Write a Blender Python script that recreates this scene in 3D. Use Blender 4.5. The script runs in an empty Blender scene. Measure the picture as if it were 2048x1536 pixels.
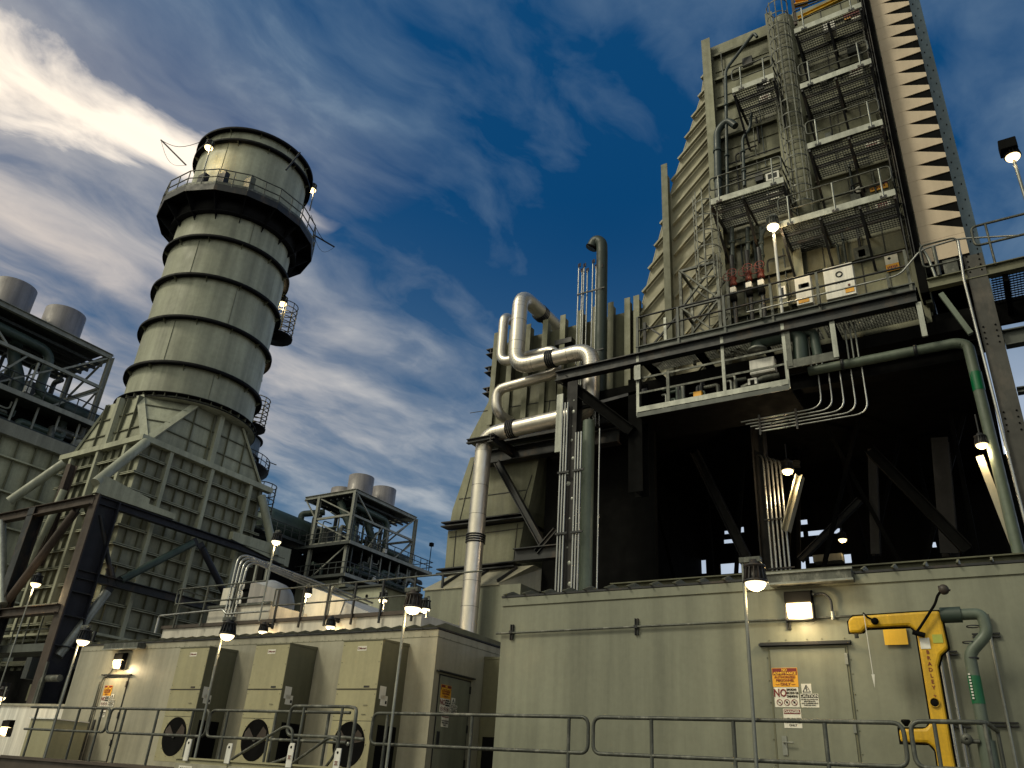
import bpy, math, random
from mathutils import Vector, Matrix
random.seed(7)
C = bpy.context.scene.collection
V = Vector
PI = math.pi
# ---------------------------------------------------------------- camera model
FPX, CX, CY, EYE = 1590.0, 1024.0, 768.0, 1.6
_Z = V((226, -3118, 1590)).normalized()
_X = V((2724, -627, -1590)).normalized()
_X = (_X - _Z * _X.dot(_Z)).normalized()
_Y = _Z.cross(_X)
def W(px, py, x=None, y=None, z=None):
    """point of a survey plane seen along a sight line of the photograph (used to survey the plant's planes)"""
    v = V((px - CX, py - CY, FPX))
    d = V((_X.dot(v), _Y.dot(v), _Z.dot(v)))
    if x is not None: t = x / d.x
    elif y is not None: t = y / d.y
    else: t = (z - EYE) / d.z
    return V((t * d.x, t * d.y, EYE + t * d.z))
cam = bpy.data.objects.new('camera', bpy.data.cameras.new('camera'))
C.objects.link(cam)
cam.data.sensor_width = 36; cam.data.lens = 36 * FPX / 2048
cam.data.clip_end = 5000; cam.data.clip_start = 0.05
m = Matrix(((_X.x, -_X.y, -_X.z), (_Y.x, -_Y.y, -_Y.z), (_Z.x, -_Z.y, -_Z.z)))
cam.matrix_world = Matrix.Translation((0, 0, EYE)) @ m.to_4x4()
bpy.context.scene.camera = cam
sc = bpy.context.scene
sc.view_settings.view_transform = 'Standard'
sc.view_settings.look = 'None'
sc.view_settings.exposure = 0
sc.cycles.use_denoising = True
sc.cycles.max_bounces = 5

# ---------------------------------------------------------------- materials
def nod(nt, t, **k):
    n = nt.nodes.new(t)
    for a, b in k.items(): setattr(n, a, b)
    return n
def mix(nt, a, b, fac, mode='MIX'):
    n = nt.nodes.new('ShaderNodeMix'); n.data_type = 'RGBA'; n.blend_type = mode
    for sock, val in ((n.inputs['Factor'], fac), (n.inputs['A'], a), (n.inputs['B'], b)):
        if hasattr(val, 'is_linked'): nt.links.new(val, sock)
        elif isinstance(val, (int, float)): sock.default_value = val
        else: sock.default_value = (*val, 1)
    return n.outputs['Result']
def ramp(nt, src, stops, interp='LINEAR'):
    n = nt.nodes.new('ShaderNodeValToRGB'); nt.links.new(src, n.inputs[0])
    cr = n.color_ramp; cr.interpolation = interp
    while len(cr.elements) < len(stops): cr.elements.new(0.5)
    for e, (p, c) in zip(cr.elements, stops):
        e.position = p; e.color = (c, c, c, 1) if isinstance(c, (int, float)) else (*c, 1)
    return n.outputs['Color']
def noise(nt, vec, scale, detail=4, rough=0.55, dist=0.0):
    n = nt.nodes.new('ShaderNodeTexNoise'); n.inputs['Scale'].default_value = scale
    n.inputs['Detail'].default_value = detail; n.inputs['Roughness'].default_value = rough
    n.inputs['Distortion'].default_value = dist
    nt.links.new(vec, n.inputs['Vector']); return n.outputs['Fac']
def vmap(nt, vec, scale, rot=(0, 0, 0)):
    n = nt.nodes.new('ShaderNodeMapping'); nt.links.new(vec, n.inputs['Vector'])
    n.inputs['Scale'].default_value = scale; n.inputs['Rotation'].default_value = rot
    return n.outputs['Vector']
MATS = {}
def paint(name, col, rough=0.5, metal=0.0, var=0.25, streak=0.3, dirt=None, bump=0.0, sc_=1.0, patch=None, spec=0.4, ao=0.0):
    """weathered paint or metal: broad tone drift, rain streaks down the surface, fine dirt; ao adds crease shade"""
    mt = bpy.data.materials.new(name); mt.use_nodes = True; nt = mt.node_tree
    b = nt.nodes['Principled BSDF']
    g = nod(nt, 'ShaderNodeNewGeometry').outputs['Position']
    big = ramp(nt, noise(nt, vmap(nt, g, (.35 * sc_,) * 3), 1, 3), [(0.3, 1 - var), (0.72, 1 + var * .3)])
    st = ramp(nt, noise(nt, vmap(nt, g, (2.6 * sc_, 2.6 * sc_, .16 * sc_)), 1, 5, .6), [(0.35, 1 - streak), (0.62, 1.0)])
    fine = ramp(nt, noise(nt, g, 9 * sc_, 5, .65), [(0.3, 1 - var * .5), (0.65, 1.03)])
    c = mix(nt, mix(nt, mix(nt, col, big, 1, 'MULTIPLY'), st, 1, 'MULTIPLY'), fine, 1, 'MULTIPLY')
    if patch:
        f = ramp(nt, noise(nt, vmap(nt, g, (1.1 * sc_, 1.1 * sc_, .5 * sc_)), 1.6, 6, .7), [(0.52, 0.0), (0.66, 1.0)])
        c = mix(nt, c, patch, f)
    if ao:  # ambient occlusion: crease shade multiplied into the colour
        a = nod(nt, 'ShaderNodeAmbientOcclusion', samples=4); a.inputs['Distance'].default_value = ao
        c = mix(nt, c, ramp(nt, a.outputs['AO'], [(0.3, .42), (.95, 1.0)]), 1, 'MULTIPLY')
    nt.links.new(c, b.inputs['Base Color'])
    r = ramp(nt, noise(nt, g, 3 * sc_, 4), [(0.3, max(rough - .1, .05)), (0.7, min(rough + .12, 1))])
    nt.links.new(r, b.inputs['Roughness']); b.inputs['Metallic'].default_value = metal
    b.inputs['Specular IOR Level'].default_value = spec
    if bump:
        bn = nod(nt, 'ShaderNodeBump'); bn.inputs['Strength'].default_value = bump; bn.inputs['Distance'].default_value = .02
        nt.links.new(noise(nt, vmap(nt, g, (1.4 * sc_, 1.4 * sc_, .7 * sc_)), 1.5, 4), bn.inputs['Height']); nt.links.new(bn.outputs[0], b.inputs['Normal'])
    MATS[name] = mt; return mt
def emit(name, col, s):
    mt = bpy.data.materials.new(name); mt.use_nodes = True; b = mt.node_tree.nodes['Principled BSDF']
    b.inputs['Base Color'].default_value = (*col, 1); b.inputs['Emission Color'].default_value = (*col, 1)
    b.inputs['Emission Strength'].default_value = s; return mt
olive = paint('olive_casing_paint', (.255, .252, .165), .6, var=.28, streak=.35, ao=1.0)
olive_d = paint('olive_rib_paint', (.15, .15, .095), .6, var=.3)
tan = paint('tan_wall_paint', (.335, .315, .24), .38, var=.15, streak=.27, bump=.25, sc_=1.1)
tan_r = paint('sage_wall_paint', (.205, .212, .158), .42, var=.18, streak=.30, bump=.25, sc_=1.0)
olive_l = paint('transition_paint', (.36, .335, .235), .6, var=.2, streak=.22)
stackm = paint('stack_paint', (.42, .43, .32), .55, var=.28, streak=.42, sc_=.5)
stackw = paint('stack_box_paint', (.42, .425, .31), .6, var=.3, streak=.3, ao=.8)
black = paint('black_ring_paint', (.008, .008, .009), .65, var=.3, spec=.12)
steel = paint('dark_steel', (.018, .020, .024), .5, var=.35, patch=(.05, .035, .025), spec=.35)
navy = paint('navy_steel', (.014, .015, .024), .55, var=.35, spec=.35)
rusty = paint('rust_brown_steel', (.075, .055, .045), .65, var=.4, spec=.3)
shade_black = paint('shaded_understructure', (.006, .006, .006), .85, var=.4, spec=.05)  # near-black: the shade under the boiler is put into the colour
gant = paint('gantry_paint', (.085, .095, .085), .5, var=.35)
galv = paint('galvanised_steel', (.30, .31, .28), .42, .55, var=.35, streak=.3, sc_=2)
colg = paint('column_grey_brown', (.050, .048, .042), .6, var=.4, streak=.3, patch=(.07, .06, .05))
vent = paint('vent_green_paint', (.030, .045, .036), .5, var=.35)
grate = paint('grating_steel', (.050, .053, .046), .5, .3, var=.3)
galvr = paint('weathered_rail_steel', (.10, .105, .09), .5, .35, var=.5, streak=.3, sc_=3, patch=(.17, .17, .145))
cond = paint('conduit_metal', (.42, .42, .40), .32, .8, var=.2, sc_=2)
board = paint('toe_board_galvanised', (.40, .41, .36), .5, .3, var=.35, sc_=1.5, patch=(.2, .21, .18))
alu = paint('jacket_aluminium', (.68, .63, .56), .38, .82, var=.16, streak=.15, sc_=1.2, bump=.15)
green = paint('green_pipe_paint', (.045, .068, .055), .45, var=.3, streak=.25)
greenL = paint('pale_green_pipe_paint', (.12, .15, .115), .45, var=.3, streak=.25)
blush = paint('pink_beige_panel', (.54, .43, .31), .55, var=.08, streak=.12)
bluegrey = paint('bluegrey_side_shade', (.13, .19, .24), .5, var=.25, streak=.2)  # tower side: its unlit tone is put into the colour
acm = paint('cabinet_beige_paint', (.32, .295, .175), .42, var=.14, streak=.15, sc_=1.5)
acd = paint('cabinet_side_shade', (.125, .122, .075), .45, var=.2)  # darker copy of the beige: side shade put into the colour
white = paint('white_enamel', (.74, .72, .66), .4, var=.12, sc_=2)
lag = paint('ivory_lagging', (.62, .58, .50), .55, var=.12)
greylag = paint('grey_lagging', (.36, .37, .39), .5, var=.15)
silencer = paint('silencer_grey', (.25, .23, .225), .45, .2, var=.2)
yellow = paint('yellow_enamel', (.72, .42, .012), .42, var=.32, streak=.25, sc_=3)
yellow2 = paint('yellow_plate', (.85, .50, .04), .5, var=.06)
orange = paint('orange_sign', (.75, .36, .02), .5, var=.08)
maroon = paint('maroon_ink', (.16, .012, .012), .5, var=.1)
red = paint('red_valve_paint', (.14, .02, .012), .5, var=.3)
ink = paint('black_ink', (.006, .006, .006), .8, var=.1, spec=.05)
greenlab = paint('green_label', (.0, .13, .045), .4, var=.15, sc_=3)
signw = paint('sign_white', (.72, .69, .60), .45, var=.06)
glass = paint('dark_glass', (.01, .012, .014), .12, var=.1)
brown = paint('brown_deck_steel', (.075, .055, .042), .6, var=.35, streak=.2)
hrd = paint('far_casing_paint', (.15, .155, .115), .6, var=.3, streak=.3)
fard = paint('far_dark_steel', (.035, .042, .042), .6, var=.3)
farb = paint('far_frame_paint', (.27, .275, .24), .6, var=.25)
ground_m = paint('gravel_ground', (.10, .095, .08), .9, var=.4, bump=.5, sc_=1)
lamp_e = emit('lamp_glow_warm', (1.0, .74, .36), 3.2)
lamp_w = emit('lamp_glow_white', (1.0, .84, .52), 2.6)

# ---------------------------------------------------------------- mesh collector
class M:
    def __init__(s): s.v = []; s.f = []; s.s = []
    def add(s, vs, fs, smooth=False):
        o = len(s.v); s.v += [V(p) for p in vs]
        for f in fs: s.f.append([i + o for i in f]); s.s.append(smooth)
        return s
    def box(s, x0, x1, y0, y1, z0, z1):
        x0, x1 = min(x0, x1), max(x0, x1); y0, y1 = min(y0, y1), max(y0, y1); z0, z1 = min(z0, z1), max(z0, z1)
        return s.add([(x0, y0, z0), (x1, y0, z0), (x1, y1, z0), (x0, y1, z0), (x0, y0, z1), (x1, y0, z1), (x1, y1, z1), (x0, y1, z1)],
                     [(3, 2, 1, 0), (4, 5, 6, 7), (0, 1, 5, 4), (1, 2, 6, 5), (2, 3, 7, 6), (3, 0, 4, 7)])
    def bar(s, a, b, w, h=None, up=(0, 0, 1), off=(0, 0)):
        """rectangular bar a-b, w across, h along up"""
        h = h or w; a = V(a); b = V(b); d = (b - a).normalized(); u = V(up)
        if abs(d.dot(u)) > .98: u = V((0, 1, 0))
        sd = d.cross(u).normalized(); u = sd.cross(d)
        o = sd * off[0] + u * off[1]
        q = [sd * i * w / 2 + u * j * h / 2 + o for i, j in ((-1, -1), (1, -1), (1, 1), (-1, 1))]
        return s.add([a + k for k in q] + [b + k for k in q], [(3, 2, 1, 0), (4, 5, 6, 7), (0, 1, 5, 4), (1, 2, 6, 5), (2, 3, 7, 6), (3, 0, 4, 7)])
    def ib(s, a, b, w, h, t=.03, up=(0, 0, 1)):
        """I-section: two flanges w wide, h apart along up, web between"""
        s.bar(a, b, w, t, up, (0, h / 2 - t / 2)); s.bar(a, b, w, t, up, (0, -h / 2 + t / 2))
        return s.bar(a, b, t * .8, h - 2 * t, up)
    def tube(s, pts, r, n=10, fil=0.0, closed=False, caps=True, fs=5, r2=None):
        pts = [V(p) for p in pts]
        if fil:
            out = []; N = len(pts)
            for i, p in enumerate(pts):
                if not closed and i in (0, N - 1): out.append(p); continue
                a = pts[i - 1]; b = pts[(i + 1) % N]
                da = (a - p); db = (b - p)
                l = min(fil, da.length * .49, db.length * .49)
                A = p + da.normalized() * l; B = p + db.normalized() * l
                for k in range(fs + 1):
                    t = k / fs; out.append(A * (1 - t) ** 2 + p * 2 * t * (1 - t) + B * t * t)
            pts = out
        N = len(pts); rings = []; pu = None
        for i, p in enumerate(pts):
            if closed: d = (pts[(i + 1) % N] - pts[i - 1])
            else: d = (pts[min(i + 1, N - 1)] - pts[max(i - 1, 0)])
            d.normalize()
            if pu is None: pu = d.orthogonal().normalized()
            u = (pu - d * pu.dot(d)); u = u.normalized() if u.length > 1e-6 else d.orthogonal().normalized(); pu = u
            w = d.cross(u)
            rr = r if r2 is None else r + (r2 - r) * i / (N - 1)
            rings.append([p + (u * math.cos(2 * PI * k / n) + w * math.sin(2 * PI * k / n)) * rr for k in range(n)])
        vs = [q for g in rings for q in g]; fs_ = []
        for i in range(N if closed else N - 1):
            j = (i + 1) % N
            for k in range(n): fs_.append((i * n + k, i * n + (k + 1) % n, j * n + (k + 1) % n, j * n + k))
        s.add(vs, fs_, True)
        if caps and not closed:
            s.add(rings[0], [tuple(reversed(range(n)))]); s.add(rings[-1], [tuple(range(n))])
        return s
    def lathe(s, c, prof, n=24, axis=(0, 0, 1), smooth=True, a0=0, a1=2 * PI):
        c = V(c); ax = V(axis).normalized(); u = ax.orthogonal().normalized()
        if abs(ax.z) > .99: u = V((1, 0, 0))
        w = ax.cross(u); full = abs(a1 - a0 - 2 * PI) < 1e-6; k_ = n if full else n + 1
        vs = []
        for r, h in prof:
            for k in range(k_):
                a = a0 + (a1 - a0) * k / n; vs.append(c + ax * h + (u * math.cos(a) + w * math.sin(a)) * max(r, 1e-4))
        fs = []
        for i in range(len(prof) - 1):
            for k in range(n):
                k2 = (k + 1) % k_; fs.append((i * k_ + k, i * k_ + k2, (i + 1) * k_ + k2, (i + 1) * k_ + k))
        return s.add(vs, fs, smooth)
    def prism(s, pts, vec):
        pts = [V(p) for p in pts]; n = len(pts); vec = V(vec)
        return s.add(pts + [p + vec for p in pts], [tuple(range(n)), tuple(reversed(range(n, 2 * n)))] + [(i, i + n, (i + 1) % n + n, (i + 1) % n) for i in range(n)])
    def sphere(s, c, r, sx=1, sy=1, sz=1, n=12):
        c = V(c); vs = []; fs = []
        for i in range(n + 1):
            th = PI * i / n
            for k in range(n * 2):
                a = PI * k / n; vs.append(c + V((sx * math.sin(th) * math.cos(a), sy * math.sin(th) * math.sin(a), sz * math.cos(th))) * r)
        for i in range(n):
            for k in range(2 * n): fs.append((i * 2 * n + k, (i + 1) * 2 * n + k, (i + 1) * 2 * n + (k + 1) % (2 * n), i * 2 * n + (k + 1) % (2 * n)))
        return s.add(vs, fs, True)
    def out(s, name, mat, parent=None, label=None, bevel=0):
        base = V((0, 0, 0))
        if parent is not None: base = V(parent['_base'])
        elif s.v:
            xs = [p.x for p in s.v]; ys = [p.y for p in s.v]; zs = [p.z for p in s.v]
            base = V(((min(xs) + max(xs)) / 2, (min(ys) + max(ys)) / 2, min(zs)))
        me = bpy.data.meshes.new(name); me.from_pydata([p - base for p in s.v], [], s.f)
        me.polygons.foreach_set('use_smooth', s.s); me.materials.append(mat); me.update()
        import bmesh
        bm = bmesh.new(); bm.from_mesh(me); bmesh.ops.recalc_face_normals(bm, faces=bm.faces); bm.to_mesh(me); bm.free()
        o = bpy.data.objects.new(name, me); C.objects.link(o)
        if parent is not None: o.parent = parent
        else: o.location = base
        o['_base'] = list(base)
        if label: o['label'] = label
        if bevel:
            bv = o.modifiers.new('bevel', 'BEVEL'); bv.width = bevel; bv.segments = 2; bv.limit_method = 'ANGLE'
        return o
def tag(o, label, cat, group=None, kind=None):
    o['label'] = label; o['category'] = cat
    if group: o['group'] = group
    if kind: o['kind'] = kind
    return o
def struct(o): o['kind'] = 'structure'; return o
def thing(name, label, cat, loc, group=None):
    o = bpy.data.objects.new(name, None); C.objects.link(o); o.location = loc; o['_base'] = list(loc)
    o.empty_display_size = .2
    return tag(o, label, cat, group)
def copy_tree(o, parent=None):
    c = o.copy(); C.objects.link(c)
    if parent is not None: c.parent = parent
    for ch in list(o.children): copy_tree(ch, c)
    return c
def put(t, loc, label=None, rz=0.0):
    t.location = loc; t.rotation_euler = (0, 0, rz)
    if label: t['label'] = label
    return t
def words(name, txt, loc, size, mat, parent, rz=0.0, align='CENTER', up=(0, 0, 1), bold=0.0, sx=1.0):
    """lettering standing on a wall facing -Y (rz turns it about Z)"""
    cu = bpy.data.curves.new('tmp_text', 'FONT'); cu.body = txt; cu.size = size; cu.align_x = align; cu.align_y = 'CENTER'
    cu.extrude = .001; cu.offset = bold; cu.resolution_u = 2
    tmp = bpy.data.objects.new('tmp_text', cu)
    me = bpy.data.meshes.new_from_object(tmp); bpy.data.objects.remove(tmp); bpy.data.curves.remove(cu)
    me.materials.clear(); me.materials.append(mat)
    o = bpy.data.objects.new(name, me); C.objects.link(o); o.parent = parent
    b = V(parent['_base']); o.location = V(loc) - b; o.rotation_euler = (PI / 2, 0, rz); o.scale = (sx, 1, 1); o['_base'] = parent['_base']
    return o
def light(name, loc, watts, parent=None, r=.06, col=(1, .76, .42)):
    l = bpy.data.lights.new(name, 'POINT'); l.energy = watts; l.color = col; l.shadow_soft_size = r
    o = bpy.data.objects.new(name, l); C.objects.link(o)
    if parent is not None: o.parent = parent; o.location = V(loc) - V(parent['_base'])
    else: o.location = loc
    return o
def guard(m_, a, b, h=1.06, r=.022, posts=3, fil=.12, mid=.55, n=8, ends=(True, True), inset=.14):
    """tubular guard rail between two base points, looped at its ends"""
    a = V(a); b = V(b); d = (b - a).normalized(); up = V((0, 0, 1))
    t0, t1 = a + up * h, b + up * h; m0, m1 = a + up * mid, b + up * mid
    if ends == (True, True): m_.tube([t0, t1, m1, m0], r, n, fil, closed=True)
    elif ends[0]: m_.tube([t1, t0, m0, m1], r, n, fil)
    elif ends[1]: m_.tube([t0, t1, m1, m0], r, n, fil)
    else: m_.tube([t0, t1], r, n); m_.tube([m0, m1], r, n)
    L = (b - a).length
    for k in range(posts):
        t = inset + (L - 2 * inset) * (k / (posts - 1) if posts > 1 else .5)
        p = a + d * t; m_.tube([p, p + up * (h - r * .5)], r * .95, n)
    return m_

# ---------------------------------------------------------------- sky, sun
SUN_AZ_VEC = V((-.40, -.60, .66)).normalized()      # towards the sun
w = bpy.data.worlds.new('World'); sc.world = w; w.use_nodes = True; nt = w.node_tree
bg = nt.nodes['Background']
elev = math.asin(SUN_AZ_VEC.z); rot = math.atan2(SUN_AZ_VEC.x, SUN_AZ_VEC.y)
sky = nod(nt, 'ShaderNodeTexSky', sky_type='NISHITA', sun_disc=False, sun_elevation=elev, sun_rotation=rot)
sky.air_density = 1.3; sky.dust_density = .6; sky.ozone_density = 3
tc = nod(nt, 'ShaderNodeTexCoord').outputs['Generated']
sep = nod(nt, 'ShaderNodeSeparateXYZ'); nt.links.new(tc, sep.inputs[0])
def mth(op, a, b=None, c=None, clamp=False):
    n = nod(nt, 'ShaderNodeMath', operation=op); n.use_clamp = clamp
    for i, x in enumerate((a, b, c)):
        if x is None: continue
        if hasattr(x, 'is_linked'): nt.links.new(x, n.inputs[i])
        else: n.inputs[i].default_value = x
    return n.outputs[0]
X_, Y_, Z_ = sep.outputs
zc = mth('MAXIMUM', Z_, .04)
u = mth('DIVIDE', X_, zc); v_ = mth('DIVIDE', Y_, zc)
comb = nod(nt, 'ShaderNodeCombineXYZ'); nt.links.new(u, comb.inputs[0]); nt.links.new(v_, comb.inputs[1])
P = comb.outputs[0]
# domain warp
wn = nod(nt, 'ShaderNodeTexNoise'); wn.inputs['Scale'].default_value = 1.5; wn.inputs['Detail'].default_value = 4; nt.links.new(P, wn.inputs['Vector'])
wc = nod(nt, 'ShaderNodeVectorMath', operation='SUBTRACT'); nt.links.new(wn.outputs['Color'], wc.inputs[0]); wc.inputs[1].default_value = (.5, .5, .5)
wv = nod(nt, 'ShaderNodeVectorMath', operation='MULTIPLY_ADD'); nt.links.new(wc.outputs[0], wv.inputs[0]); wv.inputs[1].default_value = (.34, .34, 0); nt.links.new(P, wv.inputs[2])
Pw = wv.outputs[0]
# wisps drawn out along the wind
s1 = noise(nt, vmap(nt, Pw, (2.3, .75, 1), (0, 0, math.radians(16))), 1.25, 5, .5, .25)
s2 = noise(nt, vmap(nt, Pw, (3.6, 2.1, 1), (0, 0, math.radians(24))), 2.0, 7, .58, .3)
s3 = noise(nt, vmap(nt, P, (1.0, 1.0, 1)), 1.3, 4, .5)
west = mth('MULTIPLY_ADD', u, -.75, -.55, clamp=True)      # veiled towards the west, clear overhead
west = mth('MULTIPLY', west, mth('MULTIPLY', mth('SUBTRACT', Z_, .22), 3.6, clamp=True))
clear = nod(nt, 'ShaderNodeVectorMath', operation='DISTANCE'); nt.links.new(P, clear.inputs[0]); clear.inputs[1].default_value = (-.55, 1.12, 0)
clr = mth('SUBTRACT', 1.0, mth('DIVIDE', clear.outputs['Value'], .62), clamp=True)
cover = mth('ADD', mth('MULTIPLY', s1, .66), mth('MULTIPLY', s2, .34))
cover = mth('ADD', cover, mth('MULTIPLY', west, .22))
cover = mth('SUBTRACT', cover, mth('MULTIPLY', clr, .17))
cover = mth('ADD', cover, mth('MULTIPLY_ADD', s3, .34, -.17))
cl = ramp(nt, cover, [(.45, 0.0), (.57, .2), (.70, .6), (.84, 1.0)])
skyc = mix(nt, sky.outputs[0], (.0105, .0235, .036), 1, 'MULTIPLY')
base = mix(nt, (.003, .068, .20), (.11, .21, .33), mth('MULTIPLY_ADD', Z_, -2.2, 1.42, clamp=True))
base = mix(nt, base, (.0, .055, .175), mth('MULTIPLY', clr, .8))
base = mix(nt, base, skyc, .25)
hazec = mix(nt, (.34, .46, .55), (.80, .70, .61), mth('MULTIPLY', west, 1.5, clamp=True))
col = mix(nt, base, hazec, cl)
pale = mth('MULTIPLY', mth('MULTIPLY', mth('SUBTRACT', .52, Z_), 5.0, clamp=True), mth('MULTIPLY', mth('ADD', X_, .50), 4.0, clamp=True))
col = mix(nt, col, (.60, .68, .80), mth('MULTIPLY', pale, .9))
# bright cloud lit from behind, a band across the western sky
bu = nod(nt, 'ShaderNodeSeparateXYZ'); nt.links.new(Pw, bu.inputs[0])
band = mth('SUBTRACT', mth('ADD', bu.outputs[0], 1.17), mth('MULTIPLY', mth('SUBTRACT', bu.outputs[1], .55), .34))
bw = mth('ABSOLUTE', band)
vv = mth('SUBTRACT', .86, bu.outputs[1])
wid = mth('MULTIPLY_ADD', vv, .22, .016)
wid = mth('MINIMUM', mth('MAXIMUM', wid, .001), .11)
bandf = mth('SUBTRACT', 1.15, mth('DIVIDE', bw, wid))
bandf = mth('ADD', bandf, mth('MULTIPLY_ADD', s2, 3.4, -1.6))
bf = ramp(nt, mth('MULTIPLY', mth('MULTIPLY', bandf, mth('MULTIPLY', vv, 7.0, clamp=True), clamp=True), .8, clamp=True), [(.0, 0.0), (.25, .35), (.8, 1.0)])
col = mix(nt, col, (1.25, 1.10, .92), bf)
glow = mth('SUBTRACT', 1.0, mth('DIVIDE', bw, .42), clamp=True)
glow = mth('MULTIPLY', mth('MULTIPLY', glow, glow), mth('MULTIPLY', vv, 1.6, clamp=True))
col = mix(nt, col, (1.0, .86, .70), mth('MULTIPLY', glow, mth('MULTIPLY_ADD', s1, 1.5, -.25, clamp=True)))
# sky behind the viewer brightened as added fill light on the facing walls
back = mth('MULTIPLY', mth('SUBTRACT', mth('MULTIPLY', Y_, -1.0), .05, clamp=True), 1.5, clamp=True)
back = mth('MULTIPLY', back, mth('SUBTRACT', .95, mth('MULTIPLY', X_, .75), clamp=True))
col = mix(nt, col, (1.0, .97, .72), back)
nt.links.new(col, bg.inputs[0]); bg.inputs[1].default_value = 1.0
sun = bpy.data.objects.new('sun', bpy.data.lights.new('sun', 'SUN')); C.objects.link(sun)
sun.data.energy = 1.7; sun.data.angle = math.radians(14); sun.data.color = (1, .93, .70)
sun.rotation_euler = SUN_AZ_VEC.to_track_quat('Z', 'Y').to_euler()

g = M().add([(-900, -300, 0), (900, -300, 0), (900, 1500, 0), (-900, 1500, 0)], [(0, 1, 2, 3)]).out('ground', ground_m); struct(g)
# ================================================================ FOREGROUND: deck, enclosure, shelter, rails
YR, YE, YS = 11.2, 13.0, 14.5        # rail line, enclosure wall, shelter wall
ZD = 1.55
d = M().box(-21.0, 6, 11.05, 13.0, 1.5, ZD).box(-21.0, -8.6, 13.0, 14.49, 1.5, ZD)
d.ib((-21.0, 11.0, 1.36), (6, 11.0, 1.36), .14, .30, .02)
d.box(-21.2, -21.0, 10.9, 14.4, 1.22, 1.52)
for k in range(9): d.box(-20.6 + k * 3.2, -20.4 + k * 3.2, 11.1, 11.3, 0, 1.22)
struct(d.out('walkway_deck', brown))

def seam_roof(t, x0, x1, y0, y1, z, sp, name='roof', mat=None):
    r = M().box(x0 - .03, x1 + .03, y0 - .035, y1 + .03, z, z + .035).out(name, mat or steel, t)
    q = M(); n = int((x1 - x0) / sp)
    for k in range(n + 1):
        x = x0 + .04 + k * sp
        q.prism([(x, y0 - .13, z + .036), (x, y0 - .10, z + .05), (x, y0 + .22, z + .17), (x, y1, z + .105), (x, y1, z + .036)], (.03, 0, 0))
    q.out('standing_seam', olive_d, r)
    return r
def rivets(m_, a, b, n, r=.011, nrm=(0, -1, 0)):
    a = V(a); b = V(b)
    for k in range(n):
        p = a.lerp(b, (k + .5) / n + random.uniform(-.2, .2) / n); m_.lathe(p, [(0, .006), (r * .7, .005), (r, 0)], 6, nrm)
    return m_

# ---- right enclosure
t = thing('equipment_enclosure', 'long sage grey metal clad enclosure carrying the yellow safety shower', 'enclosure', (-2, 16, 0))
wl = M().box(-8.54, 5.5, 13.0, 18.5, 0, 4.86).out('wall', tan_r, t)
q = M().box(-8.545, 5.5, 12.992, 12.999, 4.70, 4.708)
rivets(q, (-8.5, 12.992, 4.72), (5.4, 12.992, 4.72), 58)
q.out('rivet_strip', olive_d, wl)
M().box(-8.56, 5.5, 12.975, 12.999, 4.715, 4.86).out('fascia', tan_r, t)
seam_roof(t, -8.54, 5.5, 13, 18.5, 4.87, .43)
dr = M().box(-3.53, -2.42, 12.972, 12.99, 1.57, 3.79).out('door', tan_r, t, bevel=.004)
q = M().box(-3.56, -3.535, 12.98, 12.999, 1.55, 3.82).box(-2.415, -2.39, 12.98, 12.999, 1.55, 3.82).box(-3.535, -2.415, 12.98, 12.999, 3.795, 3.82)
q.out('door_frame', olive_d, dr)
for z in (1.95, 2.62, 3.55): M().box(-2.437, -2.395, 12.955, 12.971, z, z + .16).out('hinge', galv, dr)
q = M().box(-3.45, -3.38, 12.955, 12.971, 2.30, 2.56); q.tube([(-3.42, 12.955, 2.47), (-3.42, 12.90, 2.47), (-3.27, 12.90, 2.47)], .012, 8); q.out('handle', galv, dr)
M().box(-3.68, -2.33, 12.92, 12.999, 3.84, 3.87).prism([(-3.68, 12.92, 3.84), (-3.68, 12.995, 3.90), (-3.68, 12.995, 3.84)], (1.35, 0, 0)).out('drip_cap', steel, t)
q = M(); rivets(q, (-3.7, 12.993, 3.93), (-2.3, 12.993, 3.93), 5); rivets(q, (-2.36, 12.993, 1.7), (-2.36, 12.993, 3.8), 8, .01); rivets(q, (-3.58, 12.993, 1.7), (-3.58, 12.993, 3.8), 7, .01); q.out('rivet', olive_d, dr)  # screw heads around the door
# gutter above the door
a, b = W(1537, 1163, y=12.8), W(1705, 1152, y=12.8)
t = thing('rain_gutter', 'grey box gutter under the roof edge of the sage enclosure', 'gutter', (a.x, 12.8, a.z))
M().box(a.x, b.x, 12.74, 12.96, a.z - .06, a.z + .11).out('channel', galvr, t, bevel=.006)
M().box(a.x - .01, b.x + .02, 12.71, 12.739, a.z - .075, a.z - .045).box(a.x - .01, b.x + .02, 12.71, 12.739, a.z + .09, a.z + .12).out('lip', galv, t)

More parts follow.
